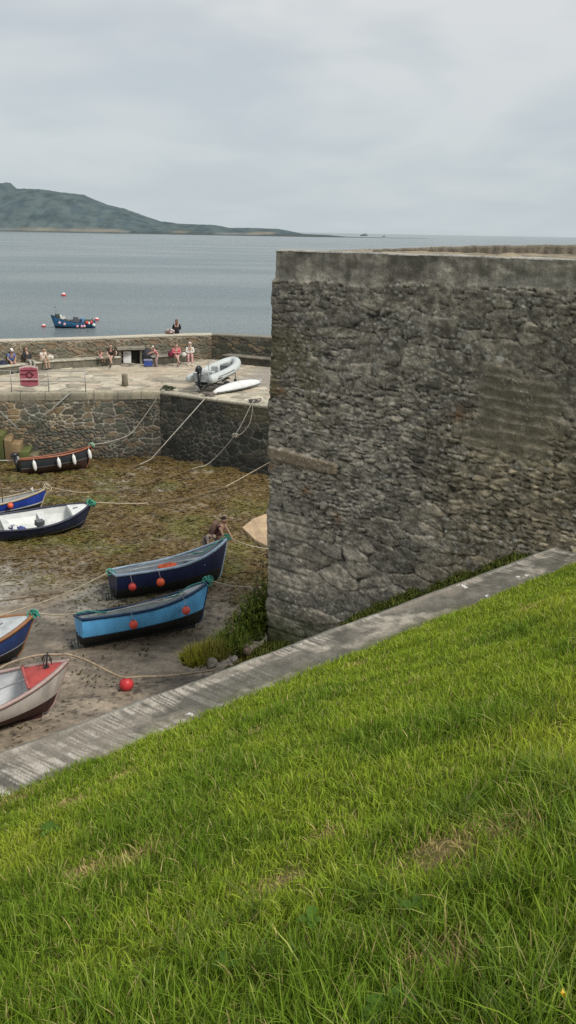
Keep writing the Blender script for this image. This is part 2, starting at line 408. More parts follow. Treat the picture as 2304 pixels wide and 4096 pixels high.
def straw_mask(S, Nn):
    m_ = np.zeros(np.shape(S))
    for a, b, rr in spots:
        if rr: m_ = np.maximum(m_, np.exp(-(((S-a)/(rr*.75))**2+((Nn-b)/(rr*.62))**2)))
    return m_
Cg = mix(Cg, (.23, .165, .085), straw_mask(S, Nn))
tag(grid('grass_bank', Pg, Cg, vcol('turf_soil', .95, 25, .5, .6, .02, .1)), kind='structure')
# ---- grass blades
def blades(S, Nn, Hh, Wd, C, lean, seg=3, curl=1.0):
    k = len(S); a = RNG.uniform(0, 2*PI, k)+0; x0 = S*E_[0]+Nn*N_[0]; y0 = S*E_[1]+Nn*N_[1]; z0 = bank_z(S, Nn)-.01
    face = RNG.uniform(0, PI, k)
    lx = np.cos(a)*lean; ly = np.sin(a)*lean
    V = np.zeros((k, 2*seg+1, 3), np.float32); CC = np.zeros((k, 2*seg+1, 3), np.float32)
    for i in range(seg+1):
        t = i/seg; bx = x0+lx*Hh*t**1.8*curl; by = y0+ly*Hh*t**1.8*curl
        bz = z0+Hh*(t-np.clip(lean-.35, 0, 1.2)*.55*t**2.6)
        wd = Wd*(1-t**2.2)*.5+.0002
        if i < seg:
            V[:, 2*i] = np.stack([bx-np.cos(face)*wd, by-np.sin(face)*wd, bz], -1)
            V[:, 2*i+1] = np.stack([bx+np.cos(face)*wd, by+np.sin(face)*wd, bz], -1)
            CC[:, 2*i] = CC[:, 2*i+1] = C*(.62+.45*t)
        else:
            V[:, 2*i] = np.stack([bx, by, bz], -1); CC[:, 2*i] = C*1.12
    b = (np.arange(k)*(2*seg+1))[:, None]
    Q = np.concatenate([b+np.array([2*i, 2*i+1, 2*i+3, 2*i+2]) for i in range(seg-1)])
    T = b+np.array([2*seg-2, 2*seg-1, 2*seg])
    return V.reshape(-1, 3), [Q, T], CC.reshape(-1, 3)
NB = 1650000
S = RNG.uniform(-5.5, 15.5, NB); Nn = RNG.uniform(-2.5, N0+.03, NB)
x = S*E_[0]+Nn*N_[0]; y = S*E_[1]+Nn*N_[1]; z = bank_z(S, Nn)
fw = y*cp-z*sp; up_ = y*sp+z*cp
dist = np.sqrt(x*x+y*y+z*z)
vis = (fw > .8) & (np.abs(x) < fw*.325+1.9) & (up_ > -fw*.577-.5)
dens = np.clip(3.2/np.maximum(dist, 2.4), 0, 1)**.75
kp = vis & (RNG.random(NB) < dens)
S, Nn, dist = S[kp], Nn[kp], dist[kp]; k = len(S)
cl_ = fbm(S*.9, Nn*.9, 101, 3); ft = fbm(S*4, Nn*4, 103, 2); pa = fbm(S*.45+7, Nn*.6, 105, 3); fr = RNG.random(k)
sm = straw_mask(S, Nn)
Hh = (.035+.075*RNG.random(k)**1.3)*(.55+1.0*ft)*(1-.55*sm)*np.interp(dist, [2.5, 3.5, 5, 9, 14], [1.12, 1.0, .88, .8, .8])
Hh *= np.where(sstep(.55, .7, cl_) > RNG.random(k)*1.2, 1.5, 1.0)
Wd = RNG.uniform(.0035, .0075, k)*np.interp(dist, [2.5, 6, 12], [1.0, 1.35, 2.3])
lean = np.abs(RNG.normal(.35, .32, k)); lean = np.where(RNG.random(k) < .15, lean+.6, lean)
G = mix((.20, .295, .026), (.335, .415, .045), RNG.random(k))
G = mix(G, (.11, .20, .022), np.clip(sstep(.45, .62, cl_)*.55+.3*(RNG.random(k) < .25), 0, 1))
G = mix(G, (.40, .44, .05), sstep(.46, .64, pa)*.5)
G = mix(G, (.44, .44, .15), (fr < .07)*.7)
G = mix(G, (.50, .38, .19), np.clip((fr > .962)*.9+(RNG.random(k) < sm*.85)*.85, 0, 1))
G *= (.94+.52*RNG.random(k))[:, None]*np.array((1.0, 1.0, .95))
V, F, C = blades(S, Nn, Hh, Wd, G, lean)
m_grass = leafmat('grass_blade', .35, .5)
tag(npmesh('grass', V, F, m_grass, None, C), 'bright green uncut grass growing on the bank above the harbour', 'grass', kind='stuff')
# long arching tussock blades close by
NT = 75; tS, tN, tH = [], [], []
tc_ = []
for i in range(NT):
    for _ in range(60):
        a, b = RNG.uniform(-3, 5), RNG.uniform(.2, 4.2)
        X0 = a*E_[0]+b*N_[0]; Y0 = a*E_[1]+b*N_[1]
        if b < 1.1+1.6*RNG.random() and Y0 > 1.2 and abs(X0) < Y0*.42+.3 and fbm(np.array(a*.9), np.array(b*.9), 101, 3) > .47: break
    q = RNG.integers(14, 34); tS.append(a+RNG.normal(0, .035, q)); tN.append(b+RNG.normal(0, .035, q)); tH.append(RNG.uniform(.11, .23, q)); tc_.append(np.tile(RNG.uniform(.7, 1.15), q))
tS, tN, tH, tc_ = map(np.concatenate, (tS, tN, tH, tc_)); q = len(tS)
G = mix((.11, .205, .03), (.25, .33, .06), RNG.random(q)); G = mix(G, (.36, .32, .14), (RNG.random(q) < .07)*.8)
V, F, C = blades(tS, tN, tH, RNG.uniform(.005, .009, q), G*tc_[:, None], RNG.uniform(.3, 1.25, q), 5, 1.0)
tag(npmesh('long_grass', V, F, m_grass, None, C), 'longer arching grass tussocks in the near part of the bank', 'grass', kind='stuff')
# ================================================================== STONE WALL (battery beside the bank)
P0 = np.array((-.325, 17.84)); P1 = np.array((4.4, 14.29)); Dw = (P1-P0)/np.linalg.norm(P1-P0); Nw = np.array((Dw[1], -Dw[0]))   # Nw looks at the camera side
ZT = -.335
def wallpix(px, py):
    d = ray(px, py); t = (P0@Nw)/(d[:2]@Nw); q = d*t; return (q[:2]-P0)@Dw, q[2]
s_ = np.concatenate([np.arange(0, 7.6, .022)]); z_ = np.arange(-8.9, ZT-.0, .022); S, Z = np.meshgrid(s_, z_, indexing='ij')
wu = S+.15*(fbm(S*2.6, Z*3.4, 201, 4)-.5)*2; wv = Z+.10*(fbm(S*1.7, Z*3.0, 203, 4)-.5)*2
reg = fbm(S*.45, Z*.55, 205, 3)
def stones(cu, cv, seed, jit=.9): return voro(wu/cu, wv/cv, seed, jit)
f1a, ea, ha, ga, da = stones(.27, .095, 211); f1b, eb, hb, gb, db = stones(.50, .19, 221); f1c, ec, hc, gc, dc_ = stones(.11, .05, 231); f1d, ed, hd, gd, dd_ = stones(.82, .33, 235, .8)
big = sstep(.40, .60, reg+.32*sstep(-3.2, -6.5, Z)-.06)
edge = np.where(big > .5, eb*.40, ea*.18); hs = np.where(big > .5, hb, ha); gs = np.where(big > .5, gb, ga)
huge = (sstep(-4.9, -6.2, Z+1.6*(fbm(S*.6, Z*.8, 237, 2)-.5)) > .5); edge = np.where(huge, ed*.55, edge); hs = np.where(huge, hd, hs); gs = np.where(huge, gd, gs); dv_ = np.where(huge, dd_, np.where(big > .5, db, da))
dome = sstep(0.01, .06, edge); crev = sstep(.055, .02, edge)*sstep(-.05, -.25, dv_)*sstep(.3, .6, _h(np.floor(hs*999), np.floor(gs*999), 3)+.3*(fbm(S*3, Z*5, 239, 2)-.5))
fine = fbm(S*9, Z*12, 241, 4); mid = fbm(S*3.0, Z*5.0, 243, 4); vfine = fbm(S*26, Z*34, 245, 3)
rag = sstep(.0, .25, ec)
# regions : render band on top, smooth coursed patch, block
_, zb0 = wallpix(1103, 1120); _, zb1 = wallpix(2250, 1175)
band_line = zb0+(zb1-zb0)*S/6.0+.12*(fbm(S*1.4, S*0+3, 247, 3)-.5)*2*sstep(.3, 1.5, S)
band = sstep(-.02, .05, Z-band_line)
sA, zA = wallpix(1900, 1470); sB, zB = wallpix(2200, 1780)
ww = .35*(fbm(S*1.1, Z*1.1, 249, 3)-.5)*2
course = sstep(sA-.25, sA+.15, S+ww)*sstep(sB+.2, sB-.15, S+ww)*sstep(zA+.15, zA-.12, Z+ww*.5)*sstep(zB-.5, zB+.1, Z-ww*.6)
sQ, zQ = wallpix(1110, 1790); sR, zR = wallpix(1350, 1890)
block = sstep(sR+.02, sR-.03, S)*sstep(zR-.02, zR+.02, Z+.03*S)*sstep(zQ+.03, zQ-.01, Z+.06*S)
quoin = sstep(1.25, .9, S+.3*(_h(np.floor(Z/.42), np.floor(Z/.42)*0+3, 5)))*sstep(-5.5, -5.9, Z)
qz = np.abs((Z/.36) % 1-.5)*2
h = dome*(.006+.022*hs)*(.6+.8*mid)-.026*crev+.035*(mid-.5)+.022*(fine-.5)+.018*rag*(gs-.3)*dome+.008*(vfine-.5)
h = h*(1-.45*sstep(-4.5, -2.0, Z))                                    # flatter up high
hcourse = .02+.04*np.abs(((Z*5.5+1.1*fbm(S*1.3, Z*2.4, 251, 3)) % 1)-.35)+.015*(fine-.5)+.02*(mid-.5)
h = h*(1-course)+hcourse*course
h = h*(1-block)+(.075+.012*(fine-.5))*block
h = h*(1-quoin*.75)+(.05*sstep(.02, .2, 1-qz)+.018*(fine-.5)+.03*(mid-.5))*quoin*.75
h = h*(1-band)+(-.03+.02*sstep(.4, 2.5, S)+.02*(fine-.5)+.045*(mid-.5)+.008*(vfine-.5))*band
base = mix((.20, .183, .153), (.37, .335, .275), np.clip(hs*1.1, 0, 1)); base = mix(base, (.155, .15, .132), (gs > .62)*.7)
mort = mix((.25, .228, .192), (.36, .33, .28), mid)
C = mix(mort, base, dome*.85); C = mix(C, (.05, .047, .04), crev*.8); C = C*(.86+.28*nrm(fbm(S*1.1, Z*1.3, 246, 4)))[..., None]  # lower stone edges darkened, overhang shade painted into the colour
C = C*(.66+.68*nrm(fine))[..., None]*(.75+.5*nrm(vfine))[..., None]
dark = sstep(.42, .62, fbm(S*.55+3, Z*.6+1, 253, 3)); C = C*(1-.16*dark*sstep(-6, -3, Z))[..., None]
ol = sstep(1.7, .5, S+.8*(mid-.5))*sstep(-4.6, -3.6, Z)*sstep(-1.2, -2.2, Z); C = mix(C, (.15, .135, .06), ol*.55*sstep(.4, .6, fbm(S*2.2, Z*1.4, 255, 3)))
C = mix(C, C*np.array((1.15, 1.02, .72)), sstep(3.2, 4.6, S)*sstep(-2.5, -3.5, Z)*.4)
C = mix(C, np.array((.175, .158, .118))*(.8+.4*fine)[..., None]*(.8+.35*mid)[..., None], course*.75)
C = mix(C, np.array((.205, .165, .115))*(.75+.5*fine)[..., None], block*.9)
for px, py, rr in ((1130, 1560, .16), (1830, 1655, .2), (1225, 1960, .16), (1350, 2070, .15), (1100, 1870, .12)):
    a, b = wallpix(px, py); C = mix(C, (.23, .115, .05), np.exp(-((S-a)**2+((Z-b)*1.4)**2)/rr**2)*.7*sstep(.35, .6, fine))
lv = voro(S/.085+.9*fine, Z/.065+.7*mid, 261); lich = (lv[2] > .76)*sstep(.46, .22, lv[0]*(.5+fine))*sstep(.36, .54, fbm(S*1.2, Z*1.1, 263, 3))*(1-course)
C = mix(C, (.50, .49, .45), np.clip(lich, 0, 1)*.8*(1-band*.6))
lv = voro(S/.035, Z/.03, 265); lich2 = (lv[2] > .9)*sstep(.5, .3, lv[0])*sstep(.45, .62, fbm(S*2.1, Z*1.7, 267, 3)); C = mix(C, (.50, .485, .44), np.clip(lich2, 0, 1)*.75)
for px, py, rr in ((1272, 1190, .075), (1300, 1440, .055), (1955, 1425, .07), (2005, 1432, .085), (1815, 1635, .055), (1875, 1385, .06), (1360, 1340, .05), (1545, 1395, .05), (1840, 1340, .05), (1200, 1730, .05), (1232, 1728, .05)):
    a, b = wallpix(px, py); rad = np.hypot(S-a, Z-b)*(1+.5*(fine-.5)); C = mix(C, (.50, .49, .45), sstep(rr, rr*.6, rad)*.9)
streak = fbm(S*7, Z*.7, 271, 4); bandcol = mix((.20, .186, .16), (.345, .322, .275), nrm(streak))*(.75+.5*fine)[..., None]
bandcol = mix(bandcol, (.14, .13, .11), sstep(.50, .66, fbm(S*6, Z*4+4, 273, 4))*.55); bandcol = bandcol*(.7+.6*nrm(mid))[..., None]
pale = sstep(.48, .62, fbm(S*1.0+6, Z*2, 275, 3))*sstep(zb0+.45, zb0+.1, Z); bandcol = mix(bandcol, (.25, .245, .225), pale*.6)
C = mix(C, bandcol, band)
C = C*(1-(1-band)*.5*(1-sstep(-.025, .025, h)))[..., None]*np.array((1.12, 1.085, 1.035))                   # darker where the relief is hollow
C = mix(C, (.06, .075, .025), sstep(-7.3, -8.2, Z+.5*mid)*.8)
jag = (fbm(Z*3.2, Z*0+1, 277, 3)-.5)*.10*(1-band)+.02*(_h(np.floor(Z/.19), np.floor(Z/.19)*0, 7)-.5)*(1-band)
h = h+.02
off = np.where(S < .25, (.25-S)/.25, 0)
sx2 = S-.085*off*(1-band)-off*jag
Pw = np.stack([P0[0]+Dw[0]*sx2+Nw[0]*h, P0[1]+Dw[1]*sx2+Nw[1]*h, Z], -1)
# return round the corner, away from the camera
back = -Nw
def ret(idx, n=36, step=.10):
    k = np.arange(1, n)[:, None]*step
    e = Pw[0]
    jj = (fbm(k*1.5+0*Z[0][None], Z[0][None]*3+0*k, 281, 3)-.5)*.10*(1-band[0])[None]
    q = np.stack([e[None, :, 0]+back[0]*k-Dw[0]*jj, e[None, :, 1]+back[1]*k-Dw[1]*jj, e[None, :, 2]+0*k], -1)
    return q
Rp = ret(0); Cr = C[0][None]*(.8+.4*fbm(np.arange(1, 36)[:, None]*.8+0*Z[0][None], Z[0][None]*6, 283, 3))[..., None]
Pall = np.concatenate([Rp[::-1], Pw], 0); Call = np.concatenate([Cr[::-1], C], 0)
bw = thing('stone_wall', 'tall grey lichened rubble stone wall with a smooth rendered top band beside the grass bank', 'stone wall', (0, 0, 0))
m_wall = vcol('wall_rubble', .95, 38, .4, .55, .012, .15)
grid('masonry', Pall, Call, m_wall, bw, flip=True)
# top : thin light capping along the edge, rough platform behind
m_cap = vcol('wall_cap', .9, 20, .4, .4, .01, .2)
s2 = np.arange(-.02, 7.6, .05); t2 = np.concatenate([[-.008], np.arange(0, .46, .05)]); S2, T2 = np.meshgrid(s2, t2, indexing='ij')
zc = ZT+.012+.03*(fbm(S2*3, T2*3, 285, 3)-.5); zc[:, 0] = ZT-.02
T2 = T2+.03*(fbm(S2*2.5, T2*0, 286, 3)-.5)
Pc = np.stack([P0[0]+Dw[0]*S2+back[0]*T2, P0[1]+Dw[1]*S2+back[1]*T2, zc], -1)
grid('capping', Pc, mix((.30, .285, .25), (.42, .40, .35), fbm(S2*5, T2*5, 287, 3)), m_cap, bw, flip=True)
s2 = np.arange(.05, 9, .12); t2 = np.arange(.4, 7.2, .12); S2, T2 = np.meshgrid(s2, t2, indexing='ij')
nz_ = fbm(S2*.9, T2*.9, 289, 4)
zc = ZT-.05+.10*(nz_-.5)+.05*(fbm(S2*3.5, T2*3.5, 290, 3)-.5)+.10*np.exp(-(((S2-4.2)/.22)**2+((T2-1.4)/.25)**2)) + .07*sstep(4.6, 7.0, S2+.8*nz_)*sstep(.4, 1.4, T2)
T2 = T2+.03*(fbm(S2*2.5, T2*0, 286, 3)-.5)
Pc = np.stack([P0[0]+Dw[0]*S2+back[0]*T2, P0[1]+Dw[1]*S2+back[1]*T2, zc], -1)
Cc = mix((.17, .145, .10), (.36, .30, .205), nrm(fbm(S2*2.5, T2*2.5, 292, 4))); Cc = mix(Cc, (.11, .11, .085), sstep(.5, .66, fbm(S2*2, T2*2, 291, 3))*.7)
grid('platform', Pc, Cc, m_cap, bw, flip=True)
# low parapet on the far side of the platform
pw = [atY(1230, 1000, 22.5)[:2], atY(1500, 990, 22.3)[:2], atY(1900, 985, 21.8)[:2], atY(2330, 980, 21)[:2], np.array((10.5, 20.))]
pz = [-.47, -.36, -.235, -.155, -.12]
u = np.linspace(0, 1, 220); seg_ = np.linspace(0, 1, 5)
px_ = np.interp(u, seg_, [q[0] for q in pw]); py_ = np.interp(u, seg_, [q[1] for q in pw]); pzt = np.interp(u, seg_, pz)+.03*(fbm(u*40, u*0, 293, 3)-.5)
v_ = np.linspace(0, 1, 16); U, V_ = np.meshgrid(u*10, v_, indexing='ij')
rr_ = nrm(fbm(U*16, V_*1.5, 295, 3))
front = np.stack([px_[:, None]+0*V_, py_[:, None]-.03*rr_, -1.1+(pzt[:, None]+1.1)*V_], -1)
topb = front[:, -1:] + np.array((0, .4, .01)); Pp = np.concatenate([front, topb], 1)
Cp = mix((.15, .133, .103), (.245, .215, .17), rr_); Cp = np.concatenate([Cp, np.full((220, 1, 3), .33)], 1)
o = grid('parapet', Pp, Cp, m_cap, bw)
# ================================================================== CONCRETE RETAINING WALL under the bank
s_ = np.arange(-4.8, 17, .0115)
wprof = [(-.25, -.05), (-.02, 0)]+[(a, 0.0) for a in np.arange(.02, .60, .025)]+[(.615, .012), (.64, .015), (.66, .002)]+[(a, -.02-.12*((a-.66)/.24)**1.5) for a in np.arange(.68, .90, .02)]+[(.905, -.18), (.915, -.28), (.92, -.5), (.93, -1.2), (.95, -3), (.97, -6.4)]
wp = np.array(wprof); S, I = np.meshgrid(s_, np.arange(len(wp)), indexing='ij'); Wn = wp[I, 0]; dz = wp[I, 1]
lump = fbm(S*1.3, Wn*4, 301, 3); f_ = fbm(S*7, Wn*9, 303, 3)
Zs = Z_STRIP+dz+.03*(lump-.5)+.014*(f_-.5)+.05*(fbm(S*.4, S*0, 305, 2)-.5)
shift = .035*(fbm(S*.8, S*0+2, 307, 3)-.5)*2*sstep(.4, .9, Wn)
nw = N0+Wn+shift
Ps = np.stack([S*E_[0]+nw*N_[0], S*E_[1]+nw*N_[1], Zs], -1)
st = fbm(S*19+Wn*5, Wn*.8, 311, 2); st2 = fbm(S*58+Wn*14+.8*fbm(S*3, Wn*5, 312, 2), Wn*1.6, 313, 2)
zone = sstep(.42, .56, fbm(S*.55+3.2, Wn*.8, 315, 3))*.6+.45*sstep(6, 3, S)*sstep(-5, 1, S)
Cs = mix((.155, .143, .117), (.30, .27, .22), nrm(lump))*(.6+.8*nrm(f_))[..., None]
stn = nrm(nrm(st)*.38+nrm(st2)*.62); lightst = sstep(.52, .72, stn)
Cs = mix(Cs, (.42, .39, .34), lightst*np.clip(zone+.15, 0, 1)*.9*sstep(.25, .5, nrm(fbm(S*3.5, Wn*7, 314, 3)))); Cs = mix(Cs, (.085, .08, .07), sstep(.46, .28, stn)*np.clip(zone+.25, 0, 1)*.7)
Cs = mix(Cs, (.085, .082, .068), sstep(.5, .72, nrm(fbm(S*1.4, Wn*3, 317, 4)))*.7)
outer = sstep(.63, .68, Wn); Cs = mix(Cs, np.array((.20, .19, .155))*(.7+.6*f_)[..., None]*(.75+.5*lump)[..., None], outer*.85)
Cs = mix(Cs, (.30, .29, .25), sstep(.035, .012, np.abs(Wn-.635))*.55*sstep(.35, .55, fbm(S*2, S*0, 319, 2)))
Cs = mix(Cs, (.30, .26, .21), sstep(.55, .68, fbm(S*.9+1, Wn*1.6, 321, 3))*.4*(1-outer))
mossy = sstep(.5, .66, fbm(S*1.6, Wn*2.5, 323, 3))*sstep(.25, 0, Wn); Cs = mix(Cs, (.10, .11, .04), mossy*.7)
lv = voro(S/.16, Wn/.16, 325); drop = (lv[2] > .986)*sstep(.17, .10, lv[0]*(.3+1.6*nrm(fbm(S*16, Wn*16, 327, 2)))); Cs = mix(Cs, (.62, .61, .57), np.clip(drop, 0, 1)*.9)
Cs = mix(Cs, (.09, .10, .05), sstep(.93, .97, Wn)*.6)
o = grid('concrete_wall', Ps, Cs, vcol('brushed_concrete', .92, 30, .35, .5, .008, .2), smooth=True)
tag(o, 'weathered concrete retaining wall with a broad streaked top along the foot of the grass bank', 'retaining wall')
# ================================================================== PIER
def zat(px, py, y): return atY(px, py, y)[2]
QA = np.array((-13.89, 42.12)); QB = np.array((-6.41, 43.40)); QC = np.array((-.82, 40.07))
QA = QB+(QA-QB)/np.linalg.norm(QA-QB)*17; QC = QB+(QC-QB)/np.linalg.norm(QC-QB)*11
pier = thing('stone_pier', 'stone harbour pier with pale paved deck and dark masonry quay walls', 'pier')
def masonry(L, Ht, cu, cv, seed, cols, mcol, jit=.8, warp=.12, mw=.06, step=.045, amp=.06, mvar=None):
    s_ = np.arange(0, L+step, step); z_ = np.arange(0, Ht+step*.5, step); S, Z = np.meshgrid(s_, z_, indexing='ij')
    a = S+warp*(fbm(S*1.4, Z*1.4, seed, 3)-.5)*2; b = Z+warp*.6*(fbm(S*1.2, Z*1.6, seed+3, 3)-.5)*2
    _, e1, h1, g1, _ = voro(a/cu, b/cv, seed+10, jit); _, e2, h2, g2, _ = voro(a/(cu*.5), b/(cv*.6), seed+20, jit)
    pick = sstep(.47, .53, fbm(S*.5, Z*.7, seed+30, 3)) > .5
    e = np.where(pick, e2*.6, e1); hh = np.where(pick, h2, h1); gg = np.where(pick, g2, g1)
    mid = fbm(S*2, Z*3, seed+40, 3); fine = fbm(S*8, Z*9, seed+50, 3)
    mwv = mw*(.5+1.2*fbm(S*.8, Z*.9, seed+60, 3)); st_ = sstep(mwv*.6, mwv*1.5, e)
    c0 = np.array(cols[0]); C = mix(cols[0], cols[1], hh)
    for j, cc in enumerate(cols[2:]): C = mix(C, cc, (np.floor(gg*len(cols)) == j)*.75)
    C = C*(.7+.6*fine)[..., None]*(.8+.4*mid)[..., None]
    mc = mix(np.array(mcol)*.72, np.array(mcol)*1.15, fine)
    mk = 1-st_
    if mvar is not None: mk = mk*mvar(S, Z)
    C = mix(C*(.55+.45*st_)[..., None], mc, mk*.9)
    hgt = st_*(.4+.6*hh)*amp+.02*(mid-.5)+.012*(fine-.5)
    return S, Z, C, hgt, mid, fine
def place(A, B, z0, S, Z, hgt, front):
    d = (B-A)/np.linalg.norm(B-A); n = np.array((d[1], -d[0])); n = n*np.sign(n@front)
    return np.stack([A[0]+d[0]*S+n[0]*hgt, A[1]+d[1]*S+n[1]*hgt, z0+Z], -1)
HQ = Z_PIER-Z_BEACH-.34+.35; front = np.array((0., -1.))
m_quay = vcol('quay_rubble', .85, 14, .4, .5, .02, .3)
QC1 = [(.07, .068, .055), (.15, .135, .105), (.22, .17, .105), (.10, .108, .08)]
S, Z, C, hgt, mid, fine = masonry(17, HQ, .46, .25, 401, QC1, (.45, .425, .355), mw=.085, step=.034, warp=.2, mvar=lambda S, Z: .12+.88*sstep(.40, .56, fbm(S*.45, Z*.7, 433, 3)))
# wall A runs from its left end to the inner corner
wet = sstep(1.3, .3, Z+.5*(mid-.5)); C = C*(1-.5*wet*sstep(.4, .6, fbm(S*.4, Z*.4, 435, 2)))[..., None]
sl_ = 17-S; green = sstep(9.3, 11.2, sl_+1.2*(mid-.5))*sstep(2.5, 1.3, Z+.6*mid)
C = mix(C*(1-.35*green)[..., None], mix((.10, .10, .022), (.05, .055, .025), fine), green*sstep(.35, .6, fbm(S*1.2, Z*1.8, 437, 3)))
hgt = hgt+green*.25*fbm(S*1.1, Z*1.3, 439, 3)
tan_ = sstep(.45, .6, fbm(S*.7+2, Z*.7, 441, 3))*sstep(9.8, 6, sl_)*sstep(3, 5.5, sl_); C = mix(C, C*np.array((1.55, 1.3, .95)), tan_*.4)
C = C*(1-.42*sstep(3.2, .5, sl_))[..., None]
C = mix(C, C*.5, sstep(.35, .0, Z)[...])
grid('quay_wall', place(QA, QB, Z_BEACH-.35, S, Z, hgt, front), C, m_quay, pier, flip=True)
QC2 = [(.042, .042, .037), (.078, .076, .063), (.10, .092, .07), (.055, .06, .048)]  # darker palette paints in the shade on this turned section
S, Z, C, hgt, mid, fine = masonry(11, HQ+.24, .52, .36, 471, QC2, (.27, .26, .22), mw=.075, step=.036, mvar=lambda S, Z: .35+.65*sstep(.42, .6, fbm(S*.6, Z*.7, 473, 3)))
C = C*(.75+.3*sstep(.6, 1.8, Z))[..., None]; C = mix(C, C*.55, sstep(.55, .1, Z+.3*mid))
C = mix(C, (.14, .12, .07), sstep(2.75, 3.0, Z)*sstep(3.6, 4.2, S)*.6)
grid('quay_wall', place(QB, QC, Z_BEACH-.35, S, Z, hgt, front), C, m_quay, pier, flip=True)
# coping course
m_cop = vcol('coping_stone', .85, 12, .35, .4, .01, .25)
def coping(A, B, L, thick, over, cols, seed, depth=.7):
    s_ = np.arange(0, L+.01, .05); prof = [(-over, -thick), (-over-.01, -thick*.5), (-over, -.03), (-over+.03, 0.004), (.1, .012), (.3, .012), (.5, .01), (depth, -.03)]
    pr = np.array(prof); S, I = np.meshgrid(s_, np.arange(len(pr)), indexing='ij'); T = pr[I, 0]; Zc = pr[I, 1]
    cell = np.floor(S/1.15+.4*_h(np.floor(S/1.15), S*0, seed)); jn = np.abs(((S/1.15) % 1)-.5) > .475
    tone = _h(cell, cell*0+2, seed+1); fine = fbm(S*6, T*6+Zc*9, seed+2, 3)
    C = mix(cols[0], cols[1], tone)*(.75+.5*fine)[..., None]; C = np.where((jn)[..., None], C*.5, C)
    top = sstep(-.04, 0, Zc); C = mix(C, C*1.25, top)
    d = (B-A)/np.linalg.norm(B-A); n = np.array((d[1], -d[0])); n = n*np.sign(n@front)
    Zz = Z_PIER+Zc+.02*(tone-.5)-.01*jn
    return np.stack([A[0]+d[0]*S-n[0]*T, A[1]+d[1]*S-n[1]*T, Zz], -1), C
P_, C_ = coping(QA, QB, 17, .36, .05, ((.20, .185, .14), (.30, .265, .19)), 501); grid('coping', P_, C_, m_cop, pier, flip=True)
P_, C_ = coping(QB, QC, 11, .13, .05, ((.26, .24, .19), (.42, .38, .29)), 511); grid('coping', P_, C_, m_cop, pier, flip=True)
# deck paving
PW = [(-23, 43.2), (-19.9, 45.3), (-16.1, 48.1), (-13.9, 50.7), (-11.45, 52.25), (-8.5, 53.75), (-6.3, 55.0), (-4.9, 55.6), (-3.6, 54.75), (-.65, 53.05), (3.5, 50.6)]     # line of the sea wall
gx = np.arange(-22.4, 4.2, .075); t_ = np.linspace(0, 1, 190)
dA = (QB-QA)/17; dC = (QC-QB)/11
yf = np.where(gx < QB[0], QA[1]+(gx-QA[0])*dA[1]/dA[0], QB[1]+(gx-QB[0])*dC[1]/dC[0])
yb = np.interp(gx, [q[0] for q in PW], [q[1] for q in PW])+.3
gx2 = gx[:, None]+0*t_[None]; gy = (yf+.02)[:, None]+(yb-yf)[:, None]*t_[None]
a = gx2+.5*(fbm(gx2*.8, gy*.8, 521, 3)-.5); b = gy+.5*(fbm(gx2*.8, gy*.8, 523, 3)-.5)
_, e, hh, gg, _ = voro(a/.95, b/.75, 525, .95); fine = fbm(gx2*4, gy*4, 527, 4); bigv = fbm(gx2*.4, gy*.3, 529, 3)
C = mix((.37, .33, .25), (.57, .51, .395), hh); C = mix(C, (.25, .22, .17), (gg > .80)*.8); C = mix(C, (.46, .37, .27), (gg < .18)*.6)
C = C*(.72+.5*fine)[..., None]*(.78+.4*bigv)[..., None]
smooth_c = sstep(-3.6, -2.4, gx2+.5*(bigv-.5)-.25*(gy-47))*sstep(45.2, 46.2, gy)                # worn concrete by the far corner
jl = sstep(.11, .02, e)*(1-smooth_c); C = mix(C, (.11, .095, .07), jl*.75)
C = mix(C, np.array((.27, .24, .2))*(.8+.4*fine)[..., None], smooth_c*.85)
C = mix(C, (.44, .36, .26), sstep(.56, .7, fbm(gx2*.25+4, gy*.3, 531, 3))*.5*(1-smooth_c))
Zd = Z_PIER-.045+.03*hh*(1-smooth_c)-.03*jl+.03*(bigv-.5)
grid('deck', np.stack([gx2, gy, Zd], -1), C, vcol('paving', .85, 9, .25, .3, .01, .3), pier)
